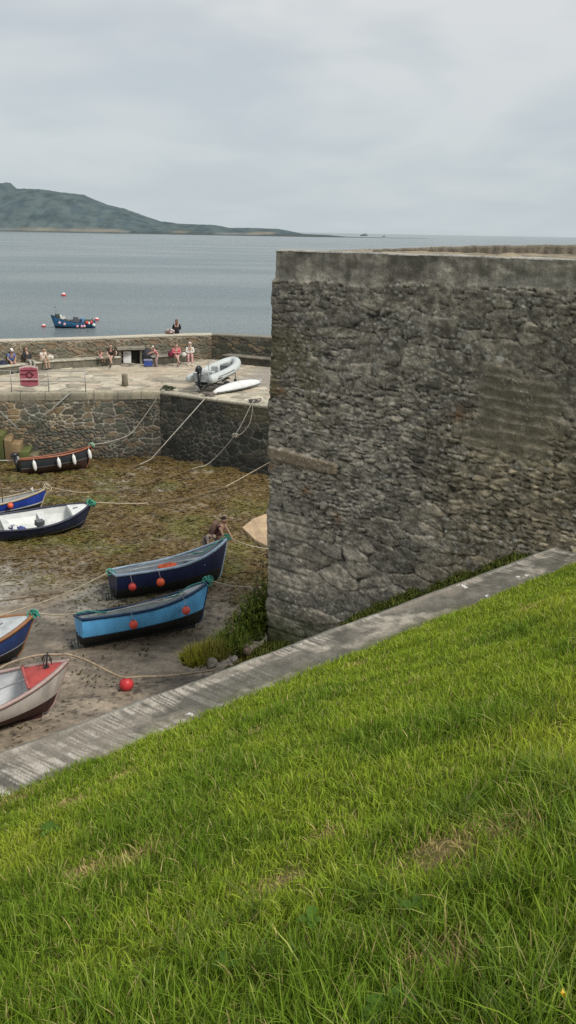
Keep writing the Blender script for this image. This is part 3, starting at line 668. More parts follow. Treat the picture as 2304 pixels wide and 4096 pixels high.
# sea wall behind the deck
sea = thing('sea_wall', 'long rubble sea wall with a flat pale top behind the pier deck', 'sea wall')
def wall_top_z(x, y):
    lo, hi = -2500., 3500.
    for _ in range(40):
        px = .5*(lo+hi); py = np.interp(px, [-2500, -400, 0, 420, 690, 850, 1088, 1400, 3500], [1430, 1372, 1361, 1350, 1338, 1336, 1348, 1364, 1470]); q = atY(px, py, y)
        if q[0] < x: lo = px
        else: hi = px
    return q[2]
PTZ = [wall_top_z(*q) for q in PW]
WC = [(.12, .10, .07), (.27, .225, .155), (.21, .15, .095), (.13, .13, .10)]
m_sea = vcol('sea_wall_rubble', .9, 12, .35, .5, .015, .2)
for k in range(len(PW)-1):
    A = np.array(PW[k]); B = np.array(PW[k+1]); L = np.linalg.norm(B-A); dark = k >= 7
    S, Z, C, hgt, mid, fine = masonry(L, 2.2, .6, .27, 541, WC if not dark else QC1, (.50, .45, .35) if not dark else (.27, .255, .22), mw=.085, amp=.08, step=.036, mvar=lambda S, Z: .3+.6*sstep(.42, .56, fbm(S*.5, Z*.7, 543, 3)))
    if k in (5, 6): C = C*(1-(.12 if k == 5 else .3)*sstep(0, L, S))[..., None]
    if k < 0: C = C*(1-.45*sstep(.3*L, L, S))[..., None]
    zt = PTZ[k]+(PTZ[k+1]-PTZ[k])*S/L-.08; zb = Z_PIER-.25
    Pm = place(A, B, 0, S, Z, hgt, front); Pm[..., 2] = zb+(zt-zb)*Z/2.2
    C = mix(C, np.array((.40, .37, .3)), sstep(2.02, 2.12, Z)*(.5 if not dark else .15))
    grid('wall_face', Pm, C, m_sea, sea, flip=True)
    d = (B-A)/L; n = np.array((d[1], -d[0])); n = n*np.sign(n@front); s_ = np.linspace(-.02, L+.02, max(2, int(L/.1))); T = np.array([-.06, -.07, -.05, .3, .62, .65]); dzz = np.array([-.09, -.03, .01, .03, .02, -4.6])
    S2, I2 = np.meshgrid(s_, np.arange(6), indexing='ij'); z2 = PTZ[k]+(PTZ[k+1]-PTZ[k])*S2/L+dzz[I2]+.015*(fbm(S2*2, I2, 561+k, 2)-.5)
    cc = mix((.36, .335, .27), (.52, .48, .39), fbm(S2*2.4, I2*.7, 563+k, 3))*(.55 if dark else 1.0)
    grid('wall_top', np.stack([A[0]+d[0]*S2-n[0]*T[I2], A[1]+d[1]*S2-n[1]*T[I2], z2], -1), cc, m_cop, sea, flip=True)
# benches built against the sea wall
def bench(pts, label, hb=.45, depth=.62, dark=1.0, seed=601, back=.75):
    t = thing('stone_bench', label, 'stone bench', (0, 0, 0), group='stone benches along the sea wall')
    pts = [np.array(p_) for p_ in pts]; d_ = [0]+list(np.cumsum([np.linalg.norm(pts[k+1]-pts[k]) for k in range(len(pts)-1)])); L = d_[-1]
    s_ = np.arange(0, L+.01, .06); X = np.interp(s_, d_, [p_[0] for p_ in pts]); Y = np.interp(s_, d_, [p_[1] for p_ in pts])
    tx = np.gradient(X); ty = np.gradient(Y); ln = np.hypot(tx, ty); nx, ny = ty/ln, -tx/ln; sg = np.sign(nx*0+ny*-1); nx, ny = nx*sg, ny*sg
    def sheet(nm, prof, c0, c1, mat):
        pr = np.array(prof); I = np.arange(len(pr)); a = fbm(s_[:, None]*2.2, pr[None, :, 1]*5+pr[None, :, 0]*2, seed, 3); b_ = fbm(s_[:, None]*7, pr[None, :, 1]*9, seed+3, 3)
        Pq = np.stack([X[:, None]+nx[:, None]*pr[None, :, 0], Y[:, None]+ny[:, None]*pr[None, :, 0], Z_PIER+pr[None, :, 1]+0*X[:, None]], -1); Pq[..., :2] += (.03*(b_-.5))[..., None]
        Pe0 = Pq[:1].copy(); Pe0[..., 0] += nx[0]*0; 
        grid(nm, Pq, mix(c0, c1, a)*(.6+.8*b_)[..., None]*dark, mat, t, flip=True)
        # end faces
        for e in (0, -1):
            q = Pq[e]; bk = q.copy(); bk[:, 0] -= nx[e]*(pr[:, 0]+back); bk[:, 1] -= ny[e]*(pr[:, 0]+back)
            grid(nm+'_end', np.stack([q, bk], 0), np.full((2, len(pr), 3), .13)*dark, mat, t, flip=(e == 0))
    sheet('base', [(0, -.15), (0.01, .05), (0, .15), (.01, .25), (0, hb-.10)], (.10, .095, .075), (.2, .18, .135), m_sea)
    sheet('seat_slab', [(0, hb-.10), (.05, hb-.09), (.055, hb-.02), (.03, hb), (-.2, hb+.005), (-.45, hb), (-back, hb)], (.30, .28, .22), (.44, .41, .33), m_cop)
    return t
bl = [at(px, py, Z_PIER)[:2] for px, py in ((-330, 1522), (0, 1500), (62, 1492), (205, 1475), (394, 1463), (486, 1457))]
bench(bl, 'long low stone bench on the left below the sea wall where people sit', seed=601)
bm = [at(px, py, Z_PIER)[:2] for px, py in ((606, 1457), (680, 1452), (772, 1444))]
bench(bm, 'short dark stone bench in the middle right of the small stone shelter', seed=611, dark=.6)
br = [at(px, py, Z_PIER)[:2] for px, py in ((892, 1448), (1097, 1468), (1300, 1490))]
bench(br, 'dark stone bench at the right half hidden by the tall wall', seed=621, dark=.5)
# small stone shelter / hatch
ps = at(524, 1454, Z_PIER); th_ = math.atan2(bl[-1][1]-bl[-3][1], bl[-1][0]-bl[-3][0])*.5
sh = thing('stone_shelter', 'low stone hatch with a dark opening and slab roof between the benches', 'stone shelter', (ps[0], ps[1], Z_PIER), (0, 0, th_))
m_sh = paint('shelter_stone', (.17, .16, .125), .9, .5, 3, .5, .02); m_dk = paint('shelter_dark', (.03, .03, .028), .9, .4, 3)
MB().box((-.62, .3, .35), (.16, .7, .9), jit=.02).build('side_wall', m_sh, sh, .02); MB().box((.62, .3, .35), (.16, .7, .9), jit=.02).build('side_wall', m_sh, sh, .02)
MB().box((0, .35, .36), (1.08, .05, .9)).build('opening_shade', m_dk, sh)  # near-black sheet standing in for the shade inside the opening
MB().box((.02, .25, .88), (1.62, .85, .15), Matrix.Rotation(R(3), 3, 'X'), jit=.025).build('roof_slab', paint('shelter_slab', (.25, .235, .185), .9, .4, 3, .5, .02), sh, .02)
# ================================================================== EARTH at the foot of the stone wall : rocky mound with weeds
foot_px = [wallpix(*q) for q in ((1090, 2568), (1200, 2572), (1350, 2503), (1560, 2405), (1750, 2318), (2000, 2212), (2150, 2168))]
FS = [-2, -.9, -.3]+[q[0] for q in foot_px]+[6.5]; FZ = [-11.3, -9.6, foot_px[0][1]-.12]+[q[1]-.12-.05*k for k, q in enumerate(foot_px)]+[foot_px[-1][1]-.5]
s_ = np.arange(-2.0, 6.4, .07); t_ = np.arange(-.1, 3.4, .07); S, T = np.meshgrid(s_, t_, indexing='ij')
Xm = P0[0]+Dw[0]*S+Nw[0]*T; Ym = P0[1]+Dw[1]*S+Nw[1]*T
lum = fbm(Xm*1.3, Ym*1.3, 631, 3)
Zm = np.interp(S+.5*(lum-.5), FS, FZ)+.30*(lum-.5)*sstep(4, 1, S)+.08*(fbm(Xm*5, Ym*5, 633, 2)-.5)-.30*np.maximum(T-.3, 0)
Zm = np.where(T > 2.0, Zm+(-11.3-Zm)*sstep(2.0, 3.3, T+.5*(lum-.5)), Zm)
Cm = mix((.07, .07, .03), (.13, .12, .065), lum)
tag(grid('earth_bank', np.stack([Xm, Ym, Zm], -1), Cm, vcol('rough_soil', .95, 12, .5, .6, .03, .1), flip=True), kind='structure')
def bank2_z(x, y):
    i = np.argmin((Xm-x)**2+(Ym-y)**2); return Zm.ravel()[i]
# ================================================================== BOATS
def hull_fn(L, B, Hs, Hm, Hb, tr=.72, full=.46, rake=.10):
    def hb(t):
        if t < full: return B/2*(tr+(1-tr)*math.sin(PI/2*t/full)**.9)
        q = (t-full)/(1-full); return B/2*max(1-q**2.3, 0)**.9+.012
    def zs(t):
        return Hm+(Hs-Hm)*max((.42-t)/.42, 0)**1.8+(Hb-Hm)*max((t-.38)/.62, 0)**1.9
    def zk(t):
        q = max((t-.88)/.12, 0); return .02+.20*Hb*q**2.6
    def pt(t, a, side=1, off=0):
        p_ = .72+1.1*max(t-.45, 0)**1.5; b = max(hb(t)-off, .005); k = zk(t)
        c = 1-math.cos(a)
        y = b*math.sin(a)**p_*(.94+.06*c); z = k+(zs(t)-k)*c**.85
        xx = L*t-rake*L*(1-c)**1.3*max((t-.5)/.5, 0)**3*.75
        return Vector((xx, side*y, z))
    return hb, zs, zk, pt
def make_boat(name, label, pos, yaw, heel, trim, L, B, Hs, Hm, Hb, cols, group='small open boats aground in the harbour', thwarts=(.3, .55), deck=0, wl=.3, inside=True, stripe=.022, sink=.0, tr=.72, floor=.22, cat='boat', gun_w=.055, foot=None, sternsheet=True, keel=.1):
    top, bot, gun, inn, stc = cols
    root = thing(name, label, cat, pos, (R(heel), R(-trim), yaw), group)
    hb, zs, zk, pt = hull_fn(L, B, Hs, Hm, Hb, tr)
    ts = list(np.linspace(0, .8, 15))+[.84, .88, .91, .94, .965, .985, 1.0]
    def wz(t): return wl+.20*t*t
    def angs(t):
        k = zk(t); z1 = zs(t)
        def inv(z): return math.acos(max(-1, min(1, 1-max(0, min(.93, (z-k)/(z1-k)))**(1/.85))))
        a1 = max(inv(wz(t)), .02); a2 = max(inv(wz(t)+stripe), a1+.012)
        return [a1*f for f in (0, .12, .3, .5, .7, .86, 1)]+[a2]+[a2+(PI/2-a2)*f for f in (.18, .36, .55, .75, .9, 1)]
    hull = MB(); n = 14
    for side in (1, -1):
        V = [pt(t, a, side) for t in ts for a in angs(t)]; o = len(hull.v); hull.v += [tuple(v) for v in V]
        for i in range(len(ts)-1):
            for j in range(n-1):
                q = [o+i*n+j, o+(i+1)*n+j, o+(i+1)*n+j+1, o+i*n+j+1]
                hull.f.append(q if side == -1 else q[::-1]); hull.m.append(1 if j < 6 else (2 if j == 6 else 0)); hull.s.append(True)
    # transom, in the same three bands
    A = angs(0); pr = [pt(0, a, 1) for a in A]; pl = [pt(0, a, -1) for a in A]
    for j in range(n-1):
        hull.add([pr[j], pr[j+1], pl[j+1], pl[j]], [(0, 1, 2, 3)], 1 if j < 6 else (2 if j == 6 else 0))
    hull.build('hull', [P(top, .42, var=.34, scale=2.4, stretch=(1, 1, .35)), P(bot, .7, var=.45, scale=3), P(stc, .5, var=.2)], root)
    kl = MB(); kp = [(L*.02, 0, -.01), (L*.5, 0, -.01), (L*.8, 0, 0), (L*.86, 0, .03)]
    kl.rings([[(x, -.03, z-keel), (x, .03, z-keel), (x, .03, z+.08), (x, -.03, z+.08)] for x, _, z in kp], smooth=False); kl.build('keel', P(bot, .8, var=.4), root)
    # stem post
    sp_ = [pt(t, a, 1) for t, a in ((.93, 0), (.96, 0), (.985, 0), (1, .0), (1, .5), (1, .9), (1, 1.25), (1, PI/2))]
    MB().tube([(p_.x+.01, 0, p_.z) for p_ in sp_]+[(sp_[-1].x+.02, 0, sp_[-1].z+.05)], .028, 8).build('stem', P(gun, .5), root)
    g = MB()
    for side in (1, -1):
        ring = []
        for t in ts:
            p_ = pt(t, PI/2, side); q_ = pt(min(t+.01, 1), PI/2, side); r_ = pt(max(t-.01, 0), PI/2, side); tt = q_-r_; nn_ = Vector((tt.y, -tt.x, 0)).normalized()*(1 if side == -1 else -1)
            o_ = p_+nn_*.02; i_ = p_-nn_*gun_w; i_.y = side*max(side*i_.y, .0)
            ring.append([o_+Vector((0, 0, -.05)), o_+Vector((0, 0, .02)), p_+Vector((0, 0, .032)), i_+Vector((0, 0, .026)), i_+Vector((0, 0, -.02))])
        g.rings(ring if side == 1 else [r_[::-1] for r_ in ring])
    g.box((.0, 0, zs(0)+.005), (.06, hb(0)*2+.03, .055))
    g.build('gunwale', P(gun, .45, var=.3, scale=4), root)
    if inside:
        it = MB(); fl = floor
        tI = [t for t in ts if t <= .965]
        rows = []
        for t in tI:
            zf = max(fl, zk(t)+.1); row = []
            for f in (0, .5, 1):
                z = zf+(zs(t)-.01-zf)*f; c = min(1, max(0, (z-zk(t))/(zs(t)-zk(t))))**(1/.85); a = math.acos(max(-1, 1-c))
                v = pt(t, a, 1, .03); v.x = min(v.x, L*t); v.x = max(v.x, .04); v.z = z; row.append(v)
            rows.append(row)
        full_rows = [[Vector((r_[2].x, -r_[2].y, r_[2].z)), Vector((r_[1].x, -r_[1].y, r_[1].z)), Vector((r_[0].x, -r_[0].y, r_[0].z)), r_[0], r_[1], r_[2]] for r_ in rows]
        it.rings(full_rows, 0, False, False, False)
        it.add(full_rows[0], [(0, 1, 2, 3, 4, 5)], 0)
        it.build('interior', P(inn, .5, var=.2, scale=3), root)
        for t in thwarts:
            z = zs(t)*.74; c = (z/zs(t))**(1/.85); yb_ = pt(t, math.acos(1-c), 1, .03).y; c2 = ((fl+.05)/zs(t))**(1/.85); yl_ = pt(t, math.acos(1-c2), 1, .06).y
            MB().box((L*t, 0, z), (.24, yb_*2-.01, .035)).box((L*t, 0, (z+fl)/2-.02), (.03, yl_*1.9, z-fl-.06)).build('thwart', P(tuple(.92*x for x in inn), .5, var=.25), root)
        if sternsheet:
            z = zs(0)*.72; MB().box((.2, 0, z), (.34, hb(.03)*1.8, .03)).build('stern_bench', P(tuple(.95*x for x in inn), .5, var=.25), root)
    if deck:
        d_ = MB(); tD = [t for t in ts if t >= deck-.03]; rg = []
        for t in tD:
            p_ = pt(t, PI/2, 1); y = max(p_.y-.03, .002); rg.append([Vector((p_.x, y*f, p_.z-.005+.05*(1-f*f)*min(1, y/.3))) for f in (-1, -.6, 0, .6, 1)])
        rg = [r_ for r_ in rg]; d_.rings(rg, 0, False, False, True)
        e = rg[0]; d_.add(list(e)+[Vector((v.x, v.y*.96, v.z-.16)) for v in e], [(i, i+1, i+6, i+5) for i in range(4)], 0)
        d_.build('foredeck', P(foot if foot else inn, .55, var=.25), root)
    root['L'] = L; del root['L']
    return root, (hb, zs, zk, pt)
def survey(stern, bow, hs, hb_):       # gunwale ends -> place on the beach
    A = at(*stern, Z_BEACH+hs); B = at(*bow, Z_BEACH+hb_); d_ = B[:2]-A[:2]
    return A, B, np.linalg.norm(d_), math.atan2(d_[1], d_[0])
def local(root, p_): return Vector(root.location)+root.rotation_euler.to_matrix() @ Vector(p_)
NAVY = (.012, .02, .065); BLK = (.014, .015, .014)
# light blue
A, B, L_, yw_ = survey((318, 2478), (848, 2336), .84, 1.26)
lblue, fl_ = make_boat('rowing_boat', 'light blue boat with dark rim and two orange ball fenders nearest the weeds', (A[0], A[1], Z_BEACH+.06), yw_, -16, 0, L_, 1.42, .78, .76, 1.20, ((.13, .47, .84), BLK, (.015, .05, .12), (.36, .40, .40), (.07, .22, .40)), thwarts=(.28, .5, .68), deck=.8, wl=.25)
LB = (lblue, fl_, L_)
# dark navy
A, B, L_, yw_ = survey((452, 2290), (920, 2160), .92, 1.42)
navy, fn_ = make_boat('rowing_boat', 'dark navy boat with pale blue rim, an orange bag inside and people at its bow', (A[0], A[1], Z_BEACH+.06), yw_, -11, 0, L_, 1.55, .80, .82, 1.36, (NAVY, BLK, (.33, .43, .54), (.24, .28, .31), (.02, .025, .05)), thwarts=(.25, .48, .7), wl=.30)
NV = (navy, fn_, L_)
# white interior
A, B, L_, yw_ = survey((0, 2093), (362, 2012), .72, 1.02)
B = np.array(B); Lw = 4.0; yw_ = R(27); p0 = B[:2]-Lw*np.array((math.cos(yw_), math.sin(yw_)))
whitein, fw_ = make_boat('rowing_boat', 'navy boat with clean white interior and a green rope tied at its bow', (p0[0], p0[1]-.1, Z_BEACH+.08), yw_, 8, 0, Lw, 1.65, .66, .64, 1.0, ((.018, .028, .075), (.016, .018, .03), (.03, .035, .06), (.66, .67, .64), (.45, .48, .5)), thwarts=(.22, .56), deck=.78, wl=.16, floor=.2)
# royal blue
B = at(190, 1962, Z_BEACH+1.0); Lr = 4.3; yw_ = R(27); p0 = B[:2]-Lr*np.array((math.cos(yw_), math.sin(yw_)))
royal, fr_ = make_boat('rowing_boat', 'royal blue boat with cream rim and white waterline, cropped by the left edge', (p0[0], p0[1], Z_BEACH+.08), yw_, -8, 0, Lr, 1.5, .7, .64, 1.0, ((.02, .055, .33), BLK, (.42, .35, .24), (.3, .31, .3), (.6, .62, .62)), thwarts=(.3, .6), wl=.26, stripe=.045)
MB().tube([(Lr*.60, .1, .3), (Lr*.60, .1, 1.65)], [.022, .016], 8).build('pole', P((.10, .055, .035), .6), royal)
pe = MB().tube([(Lr*.87, -.08, .8), (Lr*.87, -.08, 1.1)], .012, 6).add([(Lr*.87, -.08, 1.1), (Lr*.87-.09, -.08, 1.06), (Lr*.87, -.08, .95)], [(0, 1, 2)]); pe.build('pennant', P((.75, .76, .74)), royal)
# black and orange
A, B, L_, yw_ = survey((80, 1842), (353, 1793), .78, 1.1)
black, fb_ = make_boat('rowing_boat', 'dark grey boat with orange rim and four white fenders below the quay', (A[0], A[1], Z_BEACH+.07), yw_, -11, 1.5, L_+.25, 1.4, .74, .74, 1.02, ((.032, .036, .042), (.055, .028, .02), (.30, .10, .05), (.12, .09, .07), (.22, .23, .23)), thwarts=(.3, .6), wl=.3)

def outboard(parent, loc, rot=(0, 0, 0), s=1.0, c=(.02, .022, .025)):
    e = bpy.data.objects.new('outboard_motor', None); link(e, parent); e.location = loc; e.rotation_euler = rot; e.scale = (s,)*3
    MB().ball((-.12, 0, .26), .19, (1.05, .7, .8), 14).box((-.12, 0, .2), (.32, .22, .16), taper=.9).build('cowling', P(c, .35, var=.3), e)
    MB().tube([(-.12, 0, .15), (-.14, 0, -.3), (-.14, 0, -.62)], [.10, .075, .05], 10).box((-.17, 0, -.45), (.36, .2, .02)).tube([(.02, 0, -.66), (-.3, 0, -.66)], [.035, .065], 8).box((-.12, 0, -.78), (.16, .02, .18)).build('leg', P(c, .4, var=.3), e)
    pr = MB()
    for k in range(3):
        q = Matrix.Rotation(2*PI*k/3, 3, 'X') @ Matrix.Rotation(.5, 3, 'Z'); pr.box(tuple(Matrix.Rotation(2*PI*k/3, 3, 'X') @ Vector((-.32, 0, -.0+.085)) + Vector((0, 0, -.66))), (.012, .075, .13), q)
    pr.build('propeller', P((.30, .31, .31), .4), e)
    MB().box((.0, 0, .08), (.10, .22, .22)).build('bracket', P((.35, .36, .37), .4), e)
    return e
outboard(black, (-.03, 0, .72), (0, R(-8), 0), .95)
for rt, (hb, zs, zk, pt), LL in (LB, NV):          # rudder skeg and propeller of the working punts
    MB().box((-.07, 0, .16), (.035, .03, .46)).box((-.12, 0, -.04), (.30, .05, .03)).box((-.20, 0, .08), (.12, .022, .26)).build('skeg', P((.06, .07, .075), .6), rt)
    pr = MB()
    for k in range(3):
        q = Matrix.Rotation(2*PI*k/3, 3, 'X') @ Matrix.Rotation(.5, 3, 'Z'); pr.box(tuple(Matrix.Rotation(2*PI*k/3, 3, 'X') @ Vector((-.21, 0, .08))+Vector((0, 0, .12))), (.014, .07, .13), q)
    pr.tube([(-.24, 0, .12), (.05, 0, .13)], .02, 6).build('propeller', P((.38, .36, .3), .35, metal=.6), rt)
def oar(parent_boat, a, b, label, colr=(.42, .38, .30)):
    A = local(parent_boat, a); B = local(parent_boat, b); d_ = (B-A)
    o = thing('oar', label, 'oar', A, d_.to_track_quat('X', 'Z').to_euler(), 'oars stowed in the boats'); Lo = d_.length
    MB().tube([(0, 0, 0), (.15, 0, 0), (.16, 0, 0), (Lo*.78, 0, 0)], [.018, .018, .024, .022], 8).build('shaft', P(colr, .6), o)
    MB().rings([[(x, -w_, -t_), (x, w_, -t_), (x, w_, t_), (x, -w_, t_)] for x, w_, t_ in ((Lo*.76, .02, .016), (Lo*.84, .06, .010), (Lo, .07, .006))], smooth=False).build('blade', P(tuple(.9*c for c in colr), .6), o)
hb, zs, zk, pt = fl_; L0 = LB[2]
oar(lblue, (L0*.08, -.12, .78), (L0*.72, .16, .86), 'long pale oar laid along the inside of the light blue boat', (.5, .5, .46))
oar(lblue, (L0*.30, .24, .76), (L0*.84, .05, .98), 'second oar laid towards the bow of the light blue boat', (.42, .42, .40))
hb, zs, zk, pt = fn_; L1 = NV[2]
oar(navy, (L1*.12, .10, .78), (L1*.74, -.14, .88), 'pale oar laid along the dark navy boat beside the orange bag', (.42, .45, .45))
oar(navy, (L1*.2, .36, .82), (L1*.8, .2, 1.0), 'oar laid along the far side of the dark navy boat', (.30, .33, .35))
# stowed things
def blob(name, label, cat, loc, r, sc, colr, seed=0, rot=0, mats=None, stripe=None):
    rs = random.Random(seed); b = MB().ball((0, 0, 0), r, sc, 14)
    b.v = [tuple(c*(1+rs.uniform(-.1, .1)) for c in v) for v in b.v]
    if stripe:
        for k, f in enumerate(b.f):
            xm = sum(b.v[i][0] for i in f)/len(f)
            if abs(((xm/r+1)*2.2) % 1-.5) < .22: b.m[k] = 1
    o = b.build(name, [P(colr, .75)]+([P(stripe, .75)] if stripe else [])); o.location = loc; o.rotation_euler = (0, 0, rot); return tag(o, label, cat)
q = thing('orange_bag', 'flat orange buoyancy bag lying in the dark navy boat', 'bag', local(navy, (L1*.44, -.28, .80)), (R(6), 0, navy.rotation_euler.z+.1))
MB().rings([[(x, y_*w_, z_*h_) for y_, z_ in ((-1, -.6), (1, -.6), (1.06, 0), (.9, .7), (-.9, .7), (-1.06, 0))] for x, w_, h_ in ((-.30, .09, .035), (-.26, .14, .06), (.1, .15, .07), (.27, .13, .055), (.31, .08, .03))]).build('body', P((.62, .10, .025), .55), q)
MB().tube([(-.15, .0, .05), (-.08, 0, .11), (.06, 0, .11), (.13, 0, .05)], .012, 6).build('strap', P((.5, .12, .05), .6), q)
yz = whitein.rotation_euler.z
bx_ = thing('tackle_box', 'small dark box on the thwart of the white interior boat', 'box', local(whitein, (Lw*.50, -.32, .52)), (R(10), 0, yz+.35))
MB().box((0, 0, .08), (.30, .22, .17)).build('body', P((.05, .055, .06), .5), bx_, .01); MB().box((0, 0, .178), (.31, .23, .03)).build('lid', P((.11, .115, .12), .5), bx_, .008)
blob('kit_bag', 'white and navy striped bag in the white interior boat', 'bag', local(whitein, (Lw*.27, -.22, .42)), .2, (1.0, .85, .95), (.62, .62, .60), 3, yz, stripe=(.03, .035, .09))
blob('kit_bag', 'plain blue bag beside the striped one in the white interior boat', 'bag', local(whitein, (Lw*.335, -.26, .38)), .17, (1.1, .8, .9), (.05, .065, .24), 4, yz)
hb, zs, zk, pt = fw_
MB().box((Lw*.865, .0, zs(.865)+.04), (.30, .07, .012), Matrix.Rotation(R(-9), 3, 'Y')).build('hatch_slot', P((.06, .065, .09), .6), whitein)
# wood gunwale boat, cropped by the left edge
B = at(132, 2460, Z_BEACH+1.22); Lo_ = 4.6; yo = R(27); p0 = B[:2]-Lo_*np.array((math.cos(yo), math.sin(yo)))
wood, fo_ = make_boat('rowing_boat', 'navy boat with brown wooden rim and white foredeck, cropped by the left edge', (p0[0], p0[1], Z_BEACH+.06), yo, 5, 0, Lo_, 1.75, .8, .78, 1.22, ((.022, .05, .17), (.022, .02, .022), (.28, .13, .055), (.44, .46, .46), (.55, .57, .58)), thwarts=(.3, .6), deck=.76, wl=.3, stripe=.03, gun_w=.075)
hb, zs, zk, pt = fo_
rl = MB()
for sgn in (1, -1):
    y1 = hb(.72)*.62*sgn
    rl.tube([(Lo_*.50, y1, zs(.5)+.28), (Lo_*.72, y1, zs(.72)+.26), (Lo_*.82, y1*.35, zs(.82)+.2)], .018, 8); rl.tube([(Lo_*.72, y1, zs(.72)-.35), (Lo_*.72, y1, zs(.72)+.26)], .016, 8); rl.tube([(Lo_*.64, y1, zs(.64)-.35), (Lo_*.64, y1, zs(.64)+.27)], .016, 8)
rl.build('hand_rail', P((.17, .175, .19), .4), wood)
# white boat with red foredeck, cropped by the left edge
B = at(272, 2648, Z_BEACH+1.33); Ld = 4.8; yd = R(24); p0 = B[:2]-Ld*np.array((math.cos(yd), math.sin(yd)))
red, fd_ = make_boat('rowing_boat', 'dirty white boat with red foredeck and dark red bottom, lower left', (p0[0], p0[1], Z_BEACH+.04), yd, 3, 1, Ld, 1.7, .76, .74, 1.27, ((.52, .48, .43), (.055, .018, .016), (.42, .30, .27), (.56, .57, .57), (.50, .46, .42)), thwarts=(.3, .55), deck=.80, wl=.32, gun_w=.07, foot=(.42, .065, .055))
hb, zs, zk, pt = fd_
co_ = MB(); e0 = .80
co_.tube([(Ld*e0, -hb(e0)*.9, zs(e0)+.06), (Ld*e0-.02, -hb(e0)*.5, zs(e0)+.1), (Ld*e0-.02, hb(e0)*.5, zs(e0)+.1), (Ld*e0, hb(e0)*.9, zs(e0)+.06)], .035, 8); co_.build('coaming', P((.40, .10, .085), .6), red)
rl = MB(); y1 = -hb(.55)*.35
rl.tube([(Ld*.40, y1, zs(.4)+.12), (Ld*.62, y1, zs(.62)+.16), (Ld*.79, y1*.6, zs(.79)+.12)], .018, 8); rl.tube([(Ld*.62, y1, .35), (Ld*.62, y1, zs(.62)+.16)], .018, 8); rl.build('hand_rail', P((.24, .245, .25), .4), red)
# folded anchor on its foredeck
an = thing('anchor', 'small black folded anchor standing on the red foredeck', 'anchor', local(red, (Ld*.90, .06, zs(.9)+.05)), (0, R(8), yd), None, .8)
MB().tube([(0, 0, 0), (0, 0, .42)], .022, 8).build('shank', P((.03, .03, .03), .6), an)
for k in range(4):
    a = PI/4+PI/2*k; MB().tube([(0, 0, .40), (.09*math.cos(a), .09*math.sin(a), .36), (.15*math.cos(a), .15*math.sin(a), .24), (.17*math.cos(a), .17*math.sin(a), .12)], [.018, .018, .022, .006], 6).build('fluke', P((.035, .03, .03), .6), an)
MB().ball((0, 0, .46), .035, (1, .4, 1), 8).build('ring', P((.05, .05, .05), .5), an)
MB().box((0, 0, .03), (.14, .12, .06)).build('crown', P((.03, .03, .03), .6), an)
# ---- fenders hang from the boats
def ball_fender(boat, fns, t, side, r, label, colr=(.70, .085, .045), drop=.30, grp='orange ball fenders on the boats'):
    hb, zs, zk, pt = fns; LL = pt(1, PI/2).x; p_ = pt(t, PI/2, side); p_ = Vector((p_.x, p_.y+side*(r+.015), p_.z-drop))
    wl_ = local(boat, p_); f = thing('ball_fender', label, 'fender', wl_, group=grp)
    MB().ball((0, 0, 0), r, (1, 1, 1.04), 16).build('ball', P(colr, .42, var=.25, scale=8), f)
    MB().tube([(0, 0, r*.95), (0, 0, r*1.25)], [.035, .022], 8).build('eye', P((.25, .10, .08), .6), f)
    tp = local(boat, pt(t, PI/2, side)+Vector((0, side*.02, .02)))-wl_
    MB().tube([(0, 0, r*1.2), tuple(tp)], .007, 5).build('lanyard', P((.35, .36, .33), .8), f)
ball_fender(lblue, fl_, .34, -1, .12, 'orange ball fender near the stern half of the light blue boat')
ball_fender(lblue, fl_, .745, -1, .12, 'pinkish orange ball fender towards the bow of the light blue boat', (.72, .10, .075), .34)
ball_fender(navy, fn_, .10, -1, .12, 'red ball fender hanging at the stern corner of the dark navy boat', (.62, .06, .05), .38)
ball_fender(navy, fn_, .32, -1, .13, 'brighter orange ball fender on the side of the dark navy boat', (.75, .11, .035), .36)
ball_fender(royal, fr_, .63, -1, .115, 'orange ball fender on the royal blue boat at the left edge', (.75, .12, .05), .12)
def long_fender(boat, fns, t, side, label, Lf=.5, r=.085, drop=.06, grp='white fenders on the dark grey boat'):
    hb, zs, zk, pt = fns; p_ = pt(t, PI/2, side); wl_ = local(boat, Vector((p_.x, p_.y+side*(r+.02), p_.z-drop)))
    f = thing('long_fender', label, 'fender', wl_, (R(-4), R(-9), 0), group=grp)
    MB().tube([(0, 0, 0), (0, 0, -.04), (0, 0, -.09), (0, 0, -.18), (0, 0, -Lf+.14), (0, 0, -Lf+.06), (0, 0, -Lf)], [.025, .03, r*.8, r, r, r*.7, .03], 12).build('body', P((.78, .77, .73), .45, var=.12), f)
    MB().tube([(0, 0, -.02), (0, 0, drop+.03)], .008, 5).build('lanyard', P((.45, .45, .42), .8), f)
for t, lab in ((.16, 'white fender nearest the outboard of the dark grey boat'), (.48, 'white fender amidships on the dark grey boat'), (.69, 'white fender third from the stern of the dark grey boat'), (.93, 'white fender at the bow of the dark grey boat')):
    long_fender(black, fb_, t, -1, lab)
hb, zs, zk, pt = fo_
long_fender(wood, fo_, .72, -1, 'small white fender against the wooden rimmed navy boat', .3, .06, .0, 'white fender on the wooden rimmed boat')
# ---- big red buoy on the sand
pb = at(505, 2722, Z_BEACH+.27)
bu = thing('mooring_buoy', 'large red mooring buoy lying on the wet sand under a rope', 'buoy', (pb[0], pb[1], Z_BEACH+.17))
MB().ball((0, 0, 0), .18, (1, 1, 1), 24).build('ball', P((.62, .045, .05), .4, var=.3, scale=5), bu)
MB().tube([(-.13, -.09, -.08), (-.17, -.13, -.12)], [.04, .035], 10).build('eye', P((.05, .03, .03), .6), bu)
